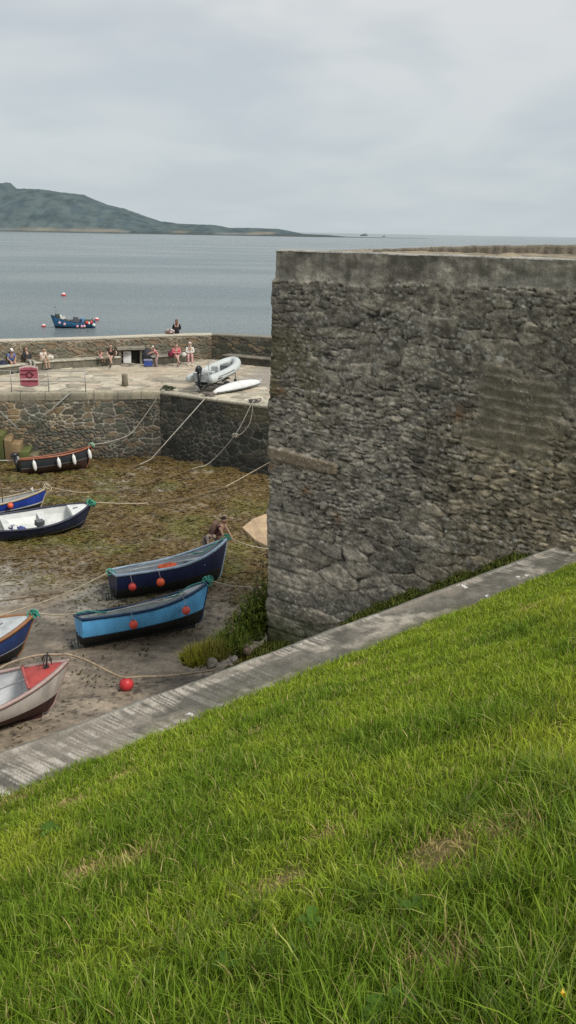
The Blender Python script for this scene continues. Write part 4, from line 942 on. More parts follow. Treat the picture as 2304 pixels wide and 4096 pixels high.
# ================================================================== INFLATABLE ON TRAILER
psn = at(792, 1577, Z_PIER); pbw = atY(950, 1500, 46.9)
yr = math.atan2(pbw[1]-psn[1], pbw[0]-psn[0]); Lr_ = 4.3
rib = thing('inflatable_boat', 'pale grey rigid inflatable boat with black outboard standing on the pier', 'inflatable boat', (psn[0]+.15, psn[1]+.3, Z_PIER+.50), (R(-3), R(-4), yr), None, .90)
path = [(-.25, .62, .26), (.0, .66, .24), (1.0, .70, .24), (2.2, .70, .26), (3.0, .62, .32), (3.6, .42, .40), (3.95, .15, .45), (3.95, -.15, .45), (3.6, -.42, .40), (3.0, -.62, .32), (2.2, -.70, .26), (1.0, -.70, .24), (.0, -.66, .24), (-.25, -.62, .26)]
sm_ = smooth_path(path, 5); rr = [.235]*len(sm_)
for k, f in enumerate((.03, .10, .16, .2, .225)): rr[k] = rr[-1-k] = f
GREY = (.50, .53, .51)
MB().tube(sm_, rr, 14).build('tube_collar', P(GREY, .5, var=.12, scale=3), rib)
hb_ = MB(); hb_.rings([[(x, -w_, .12), (x, -w_*.6, -.06-.02*k), (x, 0, -.16+zz_), (x, w_*.6, -.06-.02*k), (x, w_, .12)] for k, (x, w_, zz_) in enumerate(((0, .55, 0), (1.2, .58, 0), (2.5, .5, .02), (3.2, .35, .14), (3.7, .12, .36)))], 0, False, False); hb_.build('hull', P((.46, .49, .48), .5), rib)
MB().box((1.55, 0, .10), (3.1, 1.0, .03)).build('floor', P((.36, .38, .37), .7), rib)
MB().box((.02, 0, .30), (.06, .96, .5)).build('transom', P((.55, .57, .56), .5), rib, .01)
sc_ = MB().box((1.55, -.1, .36), (.32, .42, .55)).box((1.7, -.1, .62), (.2, .36, .08)); sc_.build('console', P((.58, .60, .58), .5), rib, .03)
MB().tube([(1.35, -.38, .12), (1.38, -.38, .85), (1.38, -.25, .92), (1.38, .1, .92), (1.38, .22, .85), (1.35, .22, .12)], .022, 8).build('grab_frame', P((.70, .71, .70), .35), rib)
MB().box((.85, 0, .30), (.34, .7, .35)).build('seat', P((.40, .42, .41), .6), rib, .03)
bk_ = MB().rings([[(2.75, -.42, .16), (2.75, .42, .16), (2.75, .40, .40), (2.75, -.40, .40)], [(3.35, -.2, .22), (3.35, .2, .22), (3.35, .18, .42), (3.35, -.18, .42)]], smooth=False); bk_.build('bow_locker', P((.13, .14, .14), .7), rib)
for sgn in (1, -1):
    MB().tube([(.35, .90*sgn, .30), (1.2, .945*sgn, .29), (2.2, .945*sgn, .31)], .018, 6).build('grab_line', P((.08, .085, .09), .7), rib)
    mk = MB()
    for k in range(6): mk.box((.25+.085*k, .922*sgn, .20), (.05, .012, .085))
    mk.build('marking', P((.10, .11, .12), .6), rib)
outboard(rib, (-.06, 0, .50), (0, R(6), 0), 1.15)
tr_ = thing('boat_trailer', 'low galvanised trailer under the grey inflatable', 'boat trailer', (rib.location.x, rib.location.y, Z_PIER), (0, 0, yr))
MB().box((1.9, .0, .36), (3.4, .07, .07), Matrix.Rotation(R(-5), 3, 'Y')).box((1.25, 0, .30), (.07, 1.5, .07)).box((.5, .0, .34), (.06, .9, .06)).box((2.4, 0, .42), (.06, .7, .06)).build('frame', P((.16, .165, .17), .5, metal=.3), tr_, .005)
for sgn in (1, -1):
    MB().tube([(1.25, .66*sgn, .25), (1.25, .82*sgn, .25)], .25, 20).build('tyre', P((.025, .025, .025), .85), tr_, .03); MB().tube([(1.25, .67*sgn, .25), (1.25, .835*sgn, .25)], .13, 16).build('rim', P((.42, .42, .41), .4), tr_)
    MB().box((1.9, .35*sgn, .44), (.7, .09, .05), Matrix.Rotation(R(-6), 3, 'Y')).build('bunk', P((.12, .10, .08), .8), tr_)
MB().tube([(3.75, 0, .10), (3.75, 0, .62)], .025, 8).build('jockey_post', P((.14, .14, .14), .5), tr_); MB().tube([(3.75, -.04, .10), (3.75, .04, .10)], .10, 14).build('jockey_wheel', P((.03, .03, .03), .8), tr_)
# upturned white tender beside it
p1 = at(852, 1582, Z_PIER); p2 = at(1042, 1545, Z_PIER); dd = p2[:2]-p1[:2]; Lc = np.linalg.norm(dd)
cn = thing('covered_canoe', 'long slim white upturned canoe lying on the pier in front of the inflatable', 'canoe', (p1[0], p1[1]+.25, Z_PIER+.02), (0, R(-1), math.atan2(dd[1], dd[0])))
rg = []
for k in range(15):
    t = k/14; w_ = .30*max(math.sin(PI*min(max(t, .012), .985)), 0)**.55; hh_ = .34*max(math.sin(PI*min(max(t*.97+.015, 0), 1)), 0)**.4
    rg.append([(Lc*t, w_*math.cos(a)*(1+.04*math.sin(k*2.1+a*3)), .05+hh_*max(math.sin(a), 0)**.8-.04*(math.sin(a) < 0)) for a in [2*PI*i/16 for i in range(16)]])
MB().rings(rg).build('hull', P((.70, .71, .69), .5, var=.14, scale=3), cn)
MB().tube([(Lc*(.04+.92*i/12), (.29*math.sin(PI*(.03+.94*i/12))**.55+.02)*-1, .055) for i in range(13)], .03, 6).build('rim', P((.10, .10, .10), .6), cn)
MB().tube([(Lc*(.04+.92*i/12), (.29*math.sin(PI*(.03+.94*i/12))**.55+.02), .055) for i in range(13)], .03, 6).build('rim', P((.10, .10, .10), .6), cn)
MB().ball((Lc*.985, 0, .16), .11, (.9, 1, 1.1), 10).build('end_wrap', P((.42, .42, .40), .7), cn)
# ================================================================== FISHING BOAT AFLOAT AND SEA BUOYS
pA = at(206, 1312, Z_SEA); pB = at(380, 1310, Z_SEA)
Lf = np.linalg.norm(pB-pA)*1.0; yf_ = math.atan2(pA[1]-pB[1], pA[0]-pB[0])
fb, ff_ = make_boat('fishing_boat', 'small blue working boat with pink fenders and crab pots afloat beyond the sea wall', (pB[0], pB[1], Z_SEA-.25), yf_, 0, 1, Lf, 1.9, 1.0, .98, 1.75, ((.045, .17, .32), (.02, .03, .05), (.03, .05, .08), (.2, .24, .26), (.04, .14, .26)), group=None, thwarts=(.5,), wl=.28, deck=.76, cat='fishing boat')
hb, zs, zk, pt = ff_
MB().tube([(Lf*.90, .2, zs(.88)-.1), (Lf*.90, .2, zs(.9)+1.15)], .03, 6).tube([(Lf*.84, -.25, zs(.84)-.1), (Lf*.87, -.1, zs(.9)+1.0)], .03, 6).ball((Lf*.9, .2, zs(.9)+1.2), .1, n=8).build('mast', P((.2, .21, .22), .6), fb)
MB().box((Lf*.86, 0, zs(.86)+.22), (.6, .7, .38), jit=.05).build('net_heap', P((.07, .085, .07), .9), fb)
MB().ball((Lf*.79, -.1, zs(.8)+.22), .2, n=10).box((Lf*.74, -.1, zs(.74)+.1), (.7, .5, .25), Matrix.Rotation(.35, 3, 'Y')).build('winch_cover', P((.68, .67, .6), .6), fb)
MB().box((Lf*.63, .1, 1.02), (.8, .9, .25), jit=.08).build('rope_heap', P((.10, .115, .06), .9), fb)
MB().box((Lf*.44, 0, 1.22), (.75, .8, .62), taper=.72, jit=.05).box((Lf*.52, .1, 1.02), (.3, .5, .3), jit=.05).build('crab_pot_stack', P((.075, .08, .095), .9), fb)
MB().box((Lf*.27, .1, 1.15), (.34, .4, .55)).build('fish_box', P((.13, .30, .5), .6), fb, .02); MB().box((Lf*.33, -.15, 1.08), (.3, .4, .4)).build('fish_box', P((.05, .07, .16), .6), fb, .02)
MB().box((Lf*.15, .05, 1.1), (1.0, .8, .2), jit=.07).tube([(Lf*.06, .1, 1.0), (Lf*.06, .1, 1.4)], .05, 6).build('net_pile', P((.045, .10, .075), .9), fb)
for t, zz_, c_, lab in ((.82, .52, (.60, .42, .46), 'pale pink round fender nearest the bow of the fishing boat'), (.71, .50, (.68, .36, .44), 'pink fender just behind the first one on the fishing boat'), (.42, .5, (.70, .30, .32), 'rose fender amidships on the fishing boat'), (.32, .5, (.66, .36, .44), 'mauve fender behind the middle of the fishing boat'), (.26, .48, (.75, .45, .5), 'light pink fender by the stern quarter of the fishing boat')):
    ball_fender(fb, ff_, t, 1, .17, lab, c_, zz_, 'pink fenders along the fishing boat')
for t, zz_, r_, c_, lab in ((.20, .05, .2, (.62, .05, .05), 'bright red buoy heaped over the stern of the fishing boat'), (.15, .12, .18, (.78, .74, .70), 'white buoy hung on the stern quarter of the fishing boat'), (.1, .02, .22, (.55, .06, .06), 'dark red buoy on the stern rail of the fishing boat'), (.04, .35, .2, (.74, .74, .72), 'white float low on the very stern of the fishing boat')):
    ball_fender(fb, ff_, t, 1, r_, lab, c_, zz_, 'net buoys over the stern')
def sea_buoy(px, py, r, lab, pole=0):
    q = at(px, py, Z_SEA); f = thing('sea_buoy', lab, 'buoy', (q[0], q[1], Z_SEA+r*.45), group='pink and red buoys floating in the bay')
    b = MB().ball((0, 0, 0), r, n=16)
    for k, fc in enumerate(b.f):
        if sum(b.v[i][2] for i in fc)/len(fc) > r*.25: b.m[k] = 1
    b.build('ball', [P((.58, .08, .10), .45), P((.78, .60, .58), .45)], f); MB().tube([(0, 0, r*.9), (0, 0, r*1.2)], r*.12, 6).build('eye', P((.4, .3, .3)), f)
sea_buoy(255, 1184, .42, 'lone pink and red buoy far out above the fishing boat')
sea_buoy(175, 1308, .27, 'small red and white buoy left of the fishing boat bow')
sea_buoy(387, 1282, .30, 'pink buoy just behind the stern of the fishing boat')
# ================================================================== RAILING, LIFEBUOY BOARD, BITS ON THE PIER
m_galv = P((.33, .325, .30), .55, metal=.2)
rp = [at(px, 1572, Z_PIER) for px in (-330, -140, 40, 190, 338)]
rpz = 1.02
rl_ = thing('railing', 'thin grey two rail metal railing along the pier edge at the left', 'railing')
def dq(p_): return Vector((p_[0], p_[1]+.28, p_[2]))
for p_ in rp: MB().tube([dq(p_), dq(p_)+Vector((0, 0, rpz))], .024, 8).build('post', m_galv, rl_)
for zz_ in (rpz, .52): MB().tube([dq(p_)+Vector((0, 0, zz_)) for p_ in rp], .022, 8).build('rail', m_galv, rl_)
pl_ = at(116, 1572, Z_PIER)
lb = thing('lifebuoy_board', 'faded red lifebuoy board with a ring symbol fixed to the railing', 'lifebuoy station', (pl_[0], pl_[1]+.22, Z_PIER+.28), (0, 0, math.atan2(QB[1]-QA[1], QB[0]-QA[0])))
m_lb = P((.40, .105, .135), .55, var=.3); m_lbw = P((.62, .50, .46), .6)
def arch(w, z0, z1, bul, y0, y1, n=10):
    f = [(-w/2+w*i/n, z1+bul*math.sin(PI*i/n)) for i in range(n+1)]; g = [(w/2-w*i/n, z0-bul*math.sin(PI*i/n)) for i in range(n+1)]
    o_ = f+g; return [[(x, y0, z) for x, z in o_], [(x, y1, z) for x, z in o_]]
MB().rings(arch(.88, .05, .92, .10, .03, -.02), smooth=False).build('backing_edge', m_lbw, lb)
MB().rings(arch(.82, .09, .86, .07, -.024, -.05), smooth=False).build('panel', m_lb, lb)
k_ = MB().tube([(.02+.13*math.cos(2*PI*i/20), -.062, .57+.13*math.sin(2*PI*i/20)) for i in range(21)], .028, 6, caps=False)
k_.box((-.24, -.06, .60), (.30, .02, .05)).box((.18, -.06, .57), (.07, .02, .09)).box((0, -.06, .78), (.72, .02, .035)).box((0, -.06, .26), (.74, .02, .03))
k_.build('ring_symbol', P((.10, .02, .03), .6), lb)
MB().box((0, -.058, .36), (.80, .012, .05)).build('pale_stripe', P((.66, .52, .48), .6), lb)
ss = at(511, 1452, Z_PIER)
sg = thing('sign_board', 'white upright notice board leaning in front of the stone hatch', 'sign', (ss[0], ss[1]-.14, Z_PIER), (R(-7), 0, 0))
MB().box((0, 0, .36), (.46, .035, .70)).build('panel', P((.72, .72, .69), .5, var=.08), sg, .006)
mk = MB(); mk.box((-.02, -.022, .57), (.16, .006, .035)); mk.box((0, -.022, .50), (.20, .006, .018)); mk.build('faint_lettering', P((.38, .38, .38), .6), sg)
for sx1 in (-.17, .17): MB().box((sx1, .05, .02), (.04, .2, .04)).build('foot', P((.3, .3, .3)), sg)
pc = at(593, 1462, Z_PIER); cb = thing('cool_box', 'small blue cool box with pale lid on the pier beside the standing child', 'cool box', (pc[0], pc[1], Z_PIER-.03), (0, 0, .15))
MB().box((0, 0, .16), (.48, .30, .30), taper=1.05).build('body', P((.05, .085, .34), .5), cb, .02); MB().box((0, 0, .34), (.51, .33, .07)).build('lid', P((.32, .36, .55), .5), cb, .015); MB().tube([(-.2, -.18, .30), (-.2, -.2, .42), (.2, -.2, .42), (.2, -.18, .30)], .014, 6).build('handle', P((.5, .52, .6)), cb)
pc = at(500, 1541, Z_PIER); bo = thing('stone_bollard', 'short weathered stone mooring post in the middle of the pier', 'bollard', (pc[0], pc[1], Z_PIER-.05))
MB().rings([[(r_*math.cos(2*PI*i/12)*random.uniform(.93, 1.07), r_*math.sin(2*PI*i/12), z) for i in range(12)] for r_, z in ((.17, 0), (.16, .3), (.15, .5), (.155, .58), (.10, .63))]).build('post', paint('bollard_stone', (.21, .18, .125), .9, .4, 5, .5, .02), bo)
# ================================================================== PEOPLE
def skin_mesh(J, edges, root, subd=2):
    names = list(J); me = bpy.data.meshes.new('tmp'); me.from_pydata([J[k][0] for k in names], [(names.index(a), names.index(b)) for a, b in edges], [])
    o = link(bpy.data.objects.new('tmp', me)); md = o.modifiers.new('s', 'SKIN'); md.use_smooth_shade = True
    for k, n_ in enumerate(names):
        sv = me.skin_vertices[0].data[k]; r_ = J[n_][1]; sv.radius = r_ if isinstance(r_, tuple) else (r_, r_); sv.use_root = (n_ == root)
    sb = o.modifiers.new('d', 'SUBSURF'); sb.levels = sb.render_levels = subd
    dg = bpy.context.evaluated_depsgraph_get(); ev = o.evaluated_get(dg); m2 = ev.to_mesh()
    vs = [tuple(v.co) for v in m2.vertices]; fs = [tuple(p_.vertices) for p_ in m2.polygons]; ev.to_mesh_clear()
    bpy.data.objects.remove(o); bpy.data.meshes.remove(me); return vs, fs
def pose_joints(pose, o):
    """joint table of a 1.72 m adult; y is forward, z=0 is the seat (sitting) or the ground (standing)"""
    J = {}
    if pose == 'sit':
        pel = (0, 0, .10); lean = o.get('lean', .06)
        J['pel'] = pel; J['bel'] = (0, lean*.4, .26); J['che'] = (0, lean, .44); J['nec'] = (0, lean*1.25, .57); J['hd0'] = (0, lean*1.5+.02, .65); J['hd1'] = (0, lean*1.6+.04, .78)
        for s, n_ in ((-1, 'L'), (1, 'R')):
            kn = o.get('knee'+n_, (.11*s, .44, .12)); an = o.get('ank'+n_, (kn[0], kn[1]+.03, -.37))
            J['hip'+n_] = (.09*s, .02, .08); J['kne'+n_] = kn; J['ank'+n_] = an; J['toe'+n_] = (an[0]*1.15, an[1]+.17, an[2]-.045)
            J['sho'+n_] = (.17*s, lean*1.1, .52); J['elb'+n_] = o.get('elb'+n_, (.23*s, lean+.06, .28)); J['wri'+n_] = o.get('wri'+n_, (.13*s, lean+.27, .20))
    else:
        hp = o.get('pel', (0, 0, .90)); ch = o.get('che', (0, .03, 1.28)); hd = o.get('head', (0, .06, 1.60))
        J['pel'] = hp; J['bel'] = tuple((a*.55+b*.45) for a, b in zip(hp, ch)); J['che'] = ch
        nk = tuple(c+(h_-c)*.42 for c, h_ in zip(ch, hd)); J['nec'] = nk; J['hd0'] = tuple(c+(h_-c)*.68 for c, h_ in zip(ch, hd)); J['hd1'] = tuple(c+(h_-c)*1.08 for c, h_ in zip(ch, hd))
        for s, n_ in ((-1, 'L'), (1, 'R')):
            an = o.get('ank'+n_, (.10*s, 0, .07)); J['hip'+n_] = (hp[0]+.09*s, hp[1], hp[2]-.04); J['kne'+n_] = o.get('knee'+n_, (.10*s, .04, .48)); J['ank'+n_] = an; J['toe'+n_] = (an[0]*1.2, an[1]+.17, an[2]-.045)
            J['sho'+n_] = (ch[0]+.18*s, ch[1]+(nk[1]-ch[1])*.45, ch[2]+(nk[2]-ch[2])*.5); J['elb'+n_] = o.get('elb'+n_, (.24*s, ch[1]+.02, 1.07)); J['wri'+n_] = o.get('wri'+n_, (.22*s, ch[1]+.12, .86))
    return J
RADII = dict(pel=(.135, .10), bel=(.125, .092), che=(.145, .10), nec=.052, hd0=.075, hd1=.088, sho=.062, elb=.042, wri=.028, hip=.088, kne=.058, ank=.038, toe=.034)
def person(label, loc, yaw, pose, skin=(.42, .25, .18), shirt=None, trousers=None, shoes=(.05, .045, .04), hair=(.05, .03, .02), cap=None, opt=None, scale=1.0, sleeves='short', legs='long', longhair=False, hood=None, stripe=None, tilt=0):
    o = opt or {}; J = pose_joints(pose, o)
    root = thing('person', label, 'person', loc, (tilt, 0, yaw), 'people on the pier and sand', scale)
    T = {k: (v, RADII[k[:3] if k[:3] in RADII else k]) for k, v in J.items()}
    ed = [('pel', 'bel'), ('bel', 'che'), ('che', 'nec'), ('nec', 'hd0'), ('hd0', 'hd1')]
    for n_ in 'LR': ed += [('pel', 'hip'+n_), ('hip'+n_, 'kne'+n_), ('kne'+n_, 'ank'+n_), ('ank'+n_, 'toe'+n_), ('che', 'sho'+n_), ('sho'+n_, 'elb'+n_), ('elb'+n_, 'wri'+n_)]
    vs, fs = skin_mesh(T, ed, 'pel'); b = MB().add(vs, fs, 0, True)
    hd = Vector(J['hd0']).lerp(Vector(J['hd1']), .55); upv = (Vector(J['hd1'])-Vector(J['hd0'])).normalized(); fw_ = Vector((0, 1, 0)); fw_ = (fw_-upv*fw_.dot(upv)).normalized(); rt_ = fw_.cross(upv)
    Rm = Matrix((rt_, fw_, upv)).transposed()
    b.ball(hd, .105, (.78, .92, 1.12), 14, 0, Rm)
    def hp_(x, y, z): return hd+Rm @ Vector((x, y, z))
    b.ball(hp_(0, .100, -.012), .017, (.8, 1.1, 1.6), 8, 0, Rm)                                     # nose
    for s in (-1, 1):
        b.ball(hp_(.033*s, .084, .012), .010, n=8, mi=1); b.ball(hp_(.083*s, 0, -.005), .02, (.5, .9, 1.4), 8, 0, Rm)
    b.box(hp_(0, .088, -.055), (.042, .012, .010), Rm, 2)
    for n_, s in (('L', -1), ('R', 1)):                                                            # hands : palm, four fingers, thumb
        W_ = Vector(J['wri'+n_]); d_ = (W_-Vector(J['elb'+n_])).normalized(); sd = d_.cross(Vector((0, 0, 1)));
        sd = sd.normalized() if sd.length > .1 else Vector((1, 0, 0)); nn_ = sd.cross(d_)
        b.tube([W_, W_+d_*.04, W_+d_*.095], [.026, .034, .030], 8, 0, flat=.6)
        for k, ln in enumerate((.066, .078, .072, .055)):
            a0 = W_+d_*.09+sd*(-.027+.018*k); b.tube([a0, a0+d_*ln*.55, a0+d_*ln*.9-nn_*.022], [.0095, .009, .007], 6)
        a0 = W_+d_*.035+sd*-.03*s; b.tube([a0, a0+d_*.03-sd*.025*s, a0+d_*.062-sd*.03*s-nn_*.01], [.012, .011, .008], 6)
    ms_ = P(skin, .55, var=.12)
    b.build('body', [ms_, P((.03, .02, .02), .3), P((.30, .10, .09), .5)], root)
    def shell(names, edges, rt, grow, nm, mat, stripes=None):
        TT = {k: (T[k][0] if k not in names or names[k] is None else names[k], tuple(r_+grow for r_ in (T[k][1] if isinstance(T[k][1], tuple) else (T[k][1],)*2))) for k in names}
        v2, f2 = skin_mesh(TT, edges, rt); q = MB().add(v2, f2, 0, True)
        if stripes:
            for k, f in enumerate(q.f):
                z = sum(q.v[i][2] for i in f)/len(f)
                if (z*11) % 1 < .45: q.m[k] = 1
        q.build(nm, [mat]+([stripes] if stripes else []), root)
    def part_way(a, c, t): return tuple(Vector(J[a]).lerp(Vector(J[c]), t))
    if shirt:
        nm = {'pel': part_way('pel', 'bel', -.1), 'bel': None, 'che': None, 'nec': part_way('che', 'nec', .45)}; e2 = [('pel', 'bel'), ('bel', 'che'), ('che', 'nec')]
        for n_ in 'LR':
            nm['sho'+n_] = None; nm['elb'+n_] = part_way('sho'+n_, 'elb'+n_, .62 if sleeves == 'short' else (.12 if sleeves == 'none' else 1)); e2 += [('che', 'sho'+n_), ('sho'+n_, 'elb'+n_)]
            if sleeves == 'long': nm['wri'+n_] = part_way('elb'+n_, 'wri'+n_, .93); e2.append(('elb'+n_, 'wri'+n_))
        shell(nm, e2, 'bel', .018, 'shirt', P(shirt, .85, var=.3, scale=7, bmp=.4, bd=.01), P(stripe, .85) if stripe else None)
    if trousers:
        nm = {'bel': part_way('pel', 'bel', .35), 'pel': None}; e2 = [('bel', 'pel')]
        for n_ in 'LR':
            nm['hip'+n_] = None; e2 += [('pel', 'hip'+n_), ('hip'+n_, 'kne'+n_)]
            nm['kne'+n_] = None if legs == 'long' else part_way('hip'+n_, 'kne'+n_, .72)
            if legs == 'long': nm['ank'+n_] = part_way('kne'+n_, 'ank'+n_, .92); e2.append(('kne'+n_, 'ank'+n_))
        shell(nm, e2, 'pel', .014, 'trousers', P(trousers, .85, var=.3, scale=7, bmp=.4, bd=.01))
    if shoes:
        for n_ in 'LR':
            a_ = Vector(J['ank'+n_]); t_ = Vector(J['toe'+n_]); MB().tube([a_+Vector((0, -.045, -.035)), a_+Vector((0, 0, -.03)), a_.lerp(t_, .6)+Vector((0, 0, -.005)), t_+Vector((0, .02, -.005))], [.036, .05, .046, .03], 8).build('shoe', P(shoes, .6), root)
    hr = MB().ball(hd+upv*.012-fw_*.012, .112, (.82, .95, 1.1), 14, 0, Rm @ Matrix.Rotation(R(26), 3, 'X'), half=True)
    if longhair: hr.tube([hp_(0, -.07, .02), hp_(0, -.09, -.08), hp_(0, -.10, -.2), hp_(0, -.09, -.30)], [.07, .085, .075, .03], 10)
    if hood is None: hr.build('hair', P(hair, .8, var=.4, scale=12), root)
    if cap:
        c_ = MB().ball(hd+upv*.028, .118, (.82, .96, 1.0), 14, 0, Rm, half=True); c_.box(hp_(0, .135, .045), (.13, .10, .012), Rm); c_.build('cap', P(cap, .8), root)
    if hood is not None:
        c_ = MB().ball(hd+upv*.01-fw_*.02, .125, (.9, 1, 1.08), 14, 0, Rm @ Matrix.Rotation(R(48), 3, 'X'), half=True); c_.tube([hp_(0, -.06, -.10), hp_(0, .05, -.11)], [.10, .085], 10); c_.build('hood', P(hood, .85), root)
    return root, J
def bench_seat(px, py, z=.45, back=.18):
    p_ = at(px, py, Z_PIER+z); return Vector((p_[0], p_[1]+back*.3, Z_PIER+z))
def face_cam(p_, extra=0): return math.atan2(-p_[1], -p_[0])-PI/2+extra
LEGX = dict(kneeL=(-.08, .44, .13), kneeR=(.06, .45, .19), ankL=(-.02, .46, -.37), ankR=(-.12, .52, -.24))
q = bench_seat(42, 1454); person('person in a blue shirt and white cap on the left end of the bench', q, face_cam(q, .35), 'sit', shirt=(.10, .17, .44), trousers=(.025, .03, .06), cap=(.74, .73, .70), legs='short', shoes=(.04, .04, .05), opt=dict(lean=.14, wriL=(-.10, .36, .14), wriR=(.1, .34, .16), ankR=(.2, .6, -.36)))
q = bench_seat(112, 1450); person('person in dark top and pale grey trousers reclining on the bench', q, face_cam(q, .5), 'sit', shirt=(.035, .035, .035), trousers=(.36, .35, .30), hair=(.10, .06, .035), sleeves='long', opt=dict(lean=-.12, wriL=(-.24, -.14, .12), elbL=(-.27, -.16, .32), kneeR=(.12, .46, .14)))
q = bench_seat(168, 1446); person('person in white top turned sideways with bent legs on the bench', q, face_cam(q, .7), 'sit', shirt=(.72, .69, .62), trousers=(.68, .62, .52), hair=(.11, .065, .04), legs='short', skin=(.48, .31, .22), scale=.92, opt=dict(lean=.10))
q = bench_seat(400, 1436); person('small child with pink top and brown hair sitting low on the bench', q+Vector((0, .1, 0)), face_cam(q, 2.6), 'sit', shirt=(.62, .33, .28), trousers=(.66, .64, .6), hair=(.16, .08, .05), sleeves='none', scale=.62, longhair=True, legs='short', shoes=None)
q = bench_seat(447, 1432); person('person in dark top with bare legs sitting at the end of the bench', q, face_cam(q, -.25), 'sit', shirt=(.055, .042, .03), trousers=(.06, .05, .04), hair=(.05, .035, .025), legs='short', skin=(.50, .32, .25), opt=dict(LEGX, elbL=(-.32, .1, .34), wriL=(-.36, .34, .30), lean=.12))
q = at(625, 1465, Z_PIER); person('child in white cap and red striped top standing and leaning left', Vector((q[0], q[1]+.1, Z_PIER-.02)), face_cam(q, -1.2), 'stand', shirt=(.52, .06, .09), stripe=(.66, .5, .5), trousers=(.42, .30, .30), cap=(.74, .72, .68), scale=.74, shoes=(.06, .06, .07), opt=dict(pel=(0, -.12, .90), che=(0, .12, 1.22), head=(0, .24, 1.52), elbL=(-.2, .36, 1.12), elbR=(.2, .36, 1.10), wriL=(-.14, .58, 1.06), wriR=(.14, .56, 1.02)))
q = bench_seat(705, 1430); person('person in a pink jacket with crossed bare legs on the middle bench', q, face_cam(q, .1), 'sit', shirt=(.64, .16, .19), trousers=(.50, .30, .27), hair=(.13, .065, .035), legs='short', sleeves='long', skin=(.52, .33, .27), opt=dict(LEGX, lean=.10, wriL=(.02, .22, .28), wriR=(-.02, .24, .30)))
q = bench_seat(759, 1426); person('person in a white hooded top with pink legs at the right end of the bench', q, face_cam(q, .05), 'sit', shirt=(.70, .68, .63), trousers=(.58, .32, .30), hair=(.1, .07, .05), hood=(.76, .75, .72), legs='long', sleeves='long', shoes=(.72, .66, .62), opt=dict(lean=.08, wriL=(-.03, .25, .24), wriR=(.03, .25, .24)))
tq = atY(707, 1338, 54.85); q = Vector((tq[0], 54.9, tq[2]+.06)); person('person in black with brown hair sitting on top of the sea wall', q, .15, 'sit', shirt=(.012, .013, .018), trousers=(.02, .02, .03), hair=(.16, .075, .04), longhair=True, sleeves='long', scale=1.0)
q0 = atY(678, 1339, 54.6); blob('beach_bag', 'brown and white bag beside the person on top of the sea wall', 'bag', (q0[0], q0[1]+.05, q0[2]+.17), .24, (1.25, .7, .8), (.2, .13, .11), 5, 0, stripe=(.6, .58, .55))
q = bench_seat(80, 1448); blob('bag', 'pale grey bag between two people on the left bench', 'bag', q+Vector((0, .12, .2)), .24, (1.1, .6, .85), (.36, .37, .33), 6)
q = bench_seat(197, 1442); blob('bag', 'white and brown bag at the right of the person in white', 'bag', q+Vector((0, .05, .16)), .21, (1.25, .6, .8), (.66, .62, .54), 7, 0, stripe=(.22, .18, .14))
q = at(14, 1490, Z_PIER); blob('rucksack', 'dark navy rucksack on the ground at the left end of the bench', 'bag', (q[0], q[1]-.05, Z_PIER+.32), .36, (.85, .7, 1.0), (.02, .025, .06), 8)
q = at(585, 1455, Z_PIER); blob('beach_tent', 'dark folded windbreak heap beside the leaning child', 'windbreak', (q[0], q[1]+.25, Z_PIER+.42), .42, (.75, .6, 1.1), (.035, .035, .045), 9)
q = bench_seat(735, 1428); blob('bag', 'small white bag between the two people on the middle bench', 'bag', q+Vector((0, .05, .12)), .15, (1, .7, 1), (.62, .60, .55), 10)
q = bench_seat(683, 1432); blob('bag', 'dark crimson bag to the left of the person in pink', 'bag', q+Vector((0, .12, .2)), .2, (.9, .6, 1.1), (.16, .02, .045), 11)
# two by the dark navy boat
bowp = local(navy, (L1*.90, 0, 1.2))
hq = atY(899, 2066, 28.25); q = Vector((hq[0]-.13, 28.25, hq[2]-1.66))
pm, Jm = person('person with a backpack leaning over the dark navy bow', q, R(-108), 'stand', skin=(.36, .22, .15), shirt=(.11, .03, .035), trousers=(.07, .035, .045), hair=(.02, .014, .01), sleeves='none', scale=1.0,
    opt=dict(pel=(0, -.08, .92), che=(0, .0, 1.29), head=(0, .13, 1.58), elbL=(-.19, .20, 1.08), elbR=(.20, .16, 1.06), wriL=(-.13, .36, .88), wriR=(.15, .32, .84), kneeL=(-.12, .02, .48), kneeR=(.12, .0, .48), ankL=(-.13, -.12, .07), ankR=(.14, -.06, .07)))
bk = thing('backpack', 'brown backpack worn by the person at the bow of the dark navy boat', 'backpack', Vector(pm.location)+rotz(pm.rotation_euler.z) @ Vector((0, -.24, 1.22)), (R(-12), 0, pm.rotation_euler.z))
MB().rings([[(w_*math.cos(2*PI*i/14)*(1 if abs(math.cos(2*PI*i/14)) < .8 else .93), d_*math.sin(2*PI*i/14), z) for i in range(14)] for w_, d_, z in ((.10, .06, -.25), (.16, .12, -.21), (.17, .13, 0), (.155, .11, .18), (.10, .07, .25))]).build('body', P((.17, .10, .075), .8, var=.3, scale=6), bk)
MB().rings([[(w_*math.cos(2*PI*i/12), -.10+d_*math.sin(2*PI*i/12), z) for i in range(12)] for w_, d_, z in ((.08, .04, -.19), (.12, .07, -.16), (.12, .07, -.02), (.07, .03, .02))]).build('pocket', P((.14, .08, .065), .8), bk)
for s in (-1, 1): MB().tube([(.10*s, .10, .20), (.13*s, .24, .19), (.14*s, .33, .04), (.12*s, .14, -.18)], .018, 6).build('strap', P((.32, .20, .16), .8), bk)
q2 = Vector((q[0]-.45, q[1]+.10, q.z+.02))
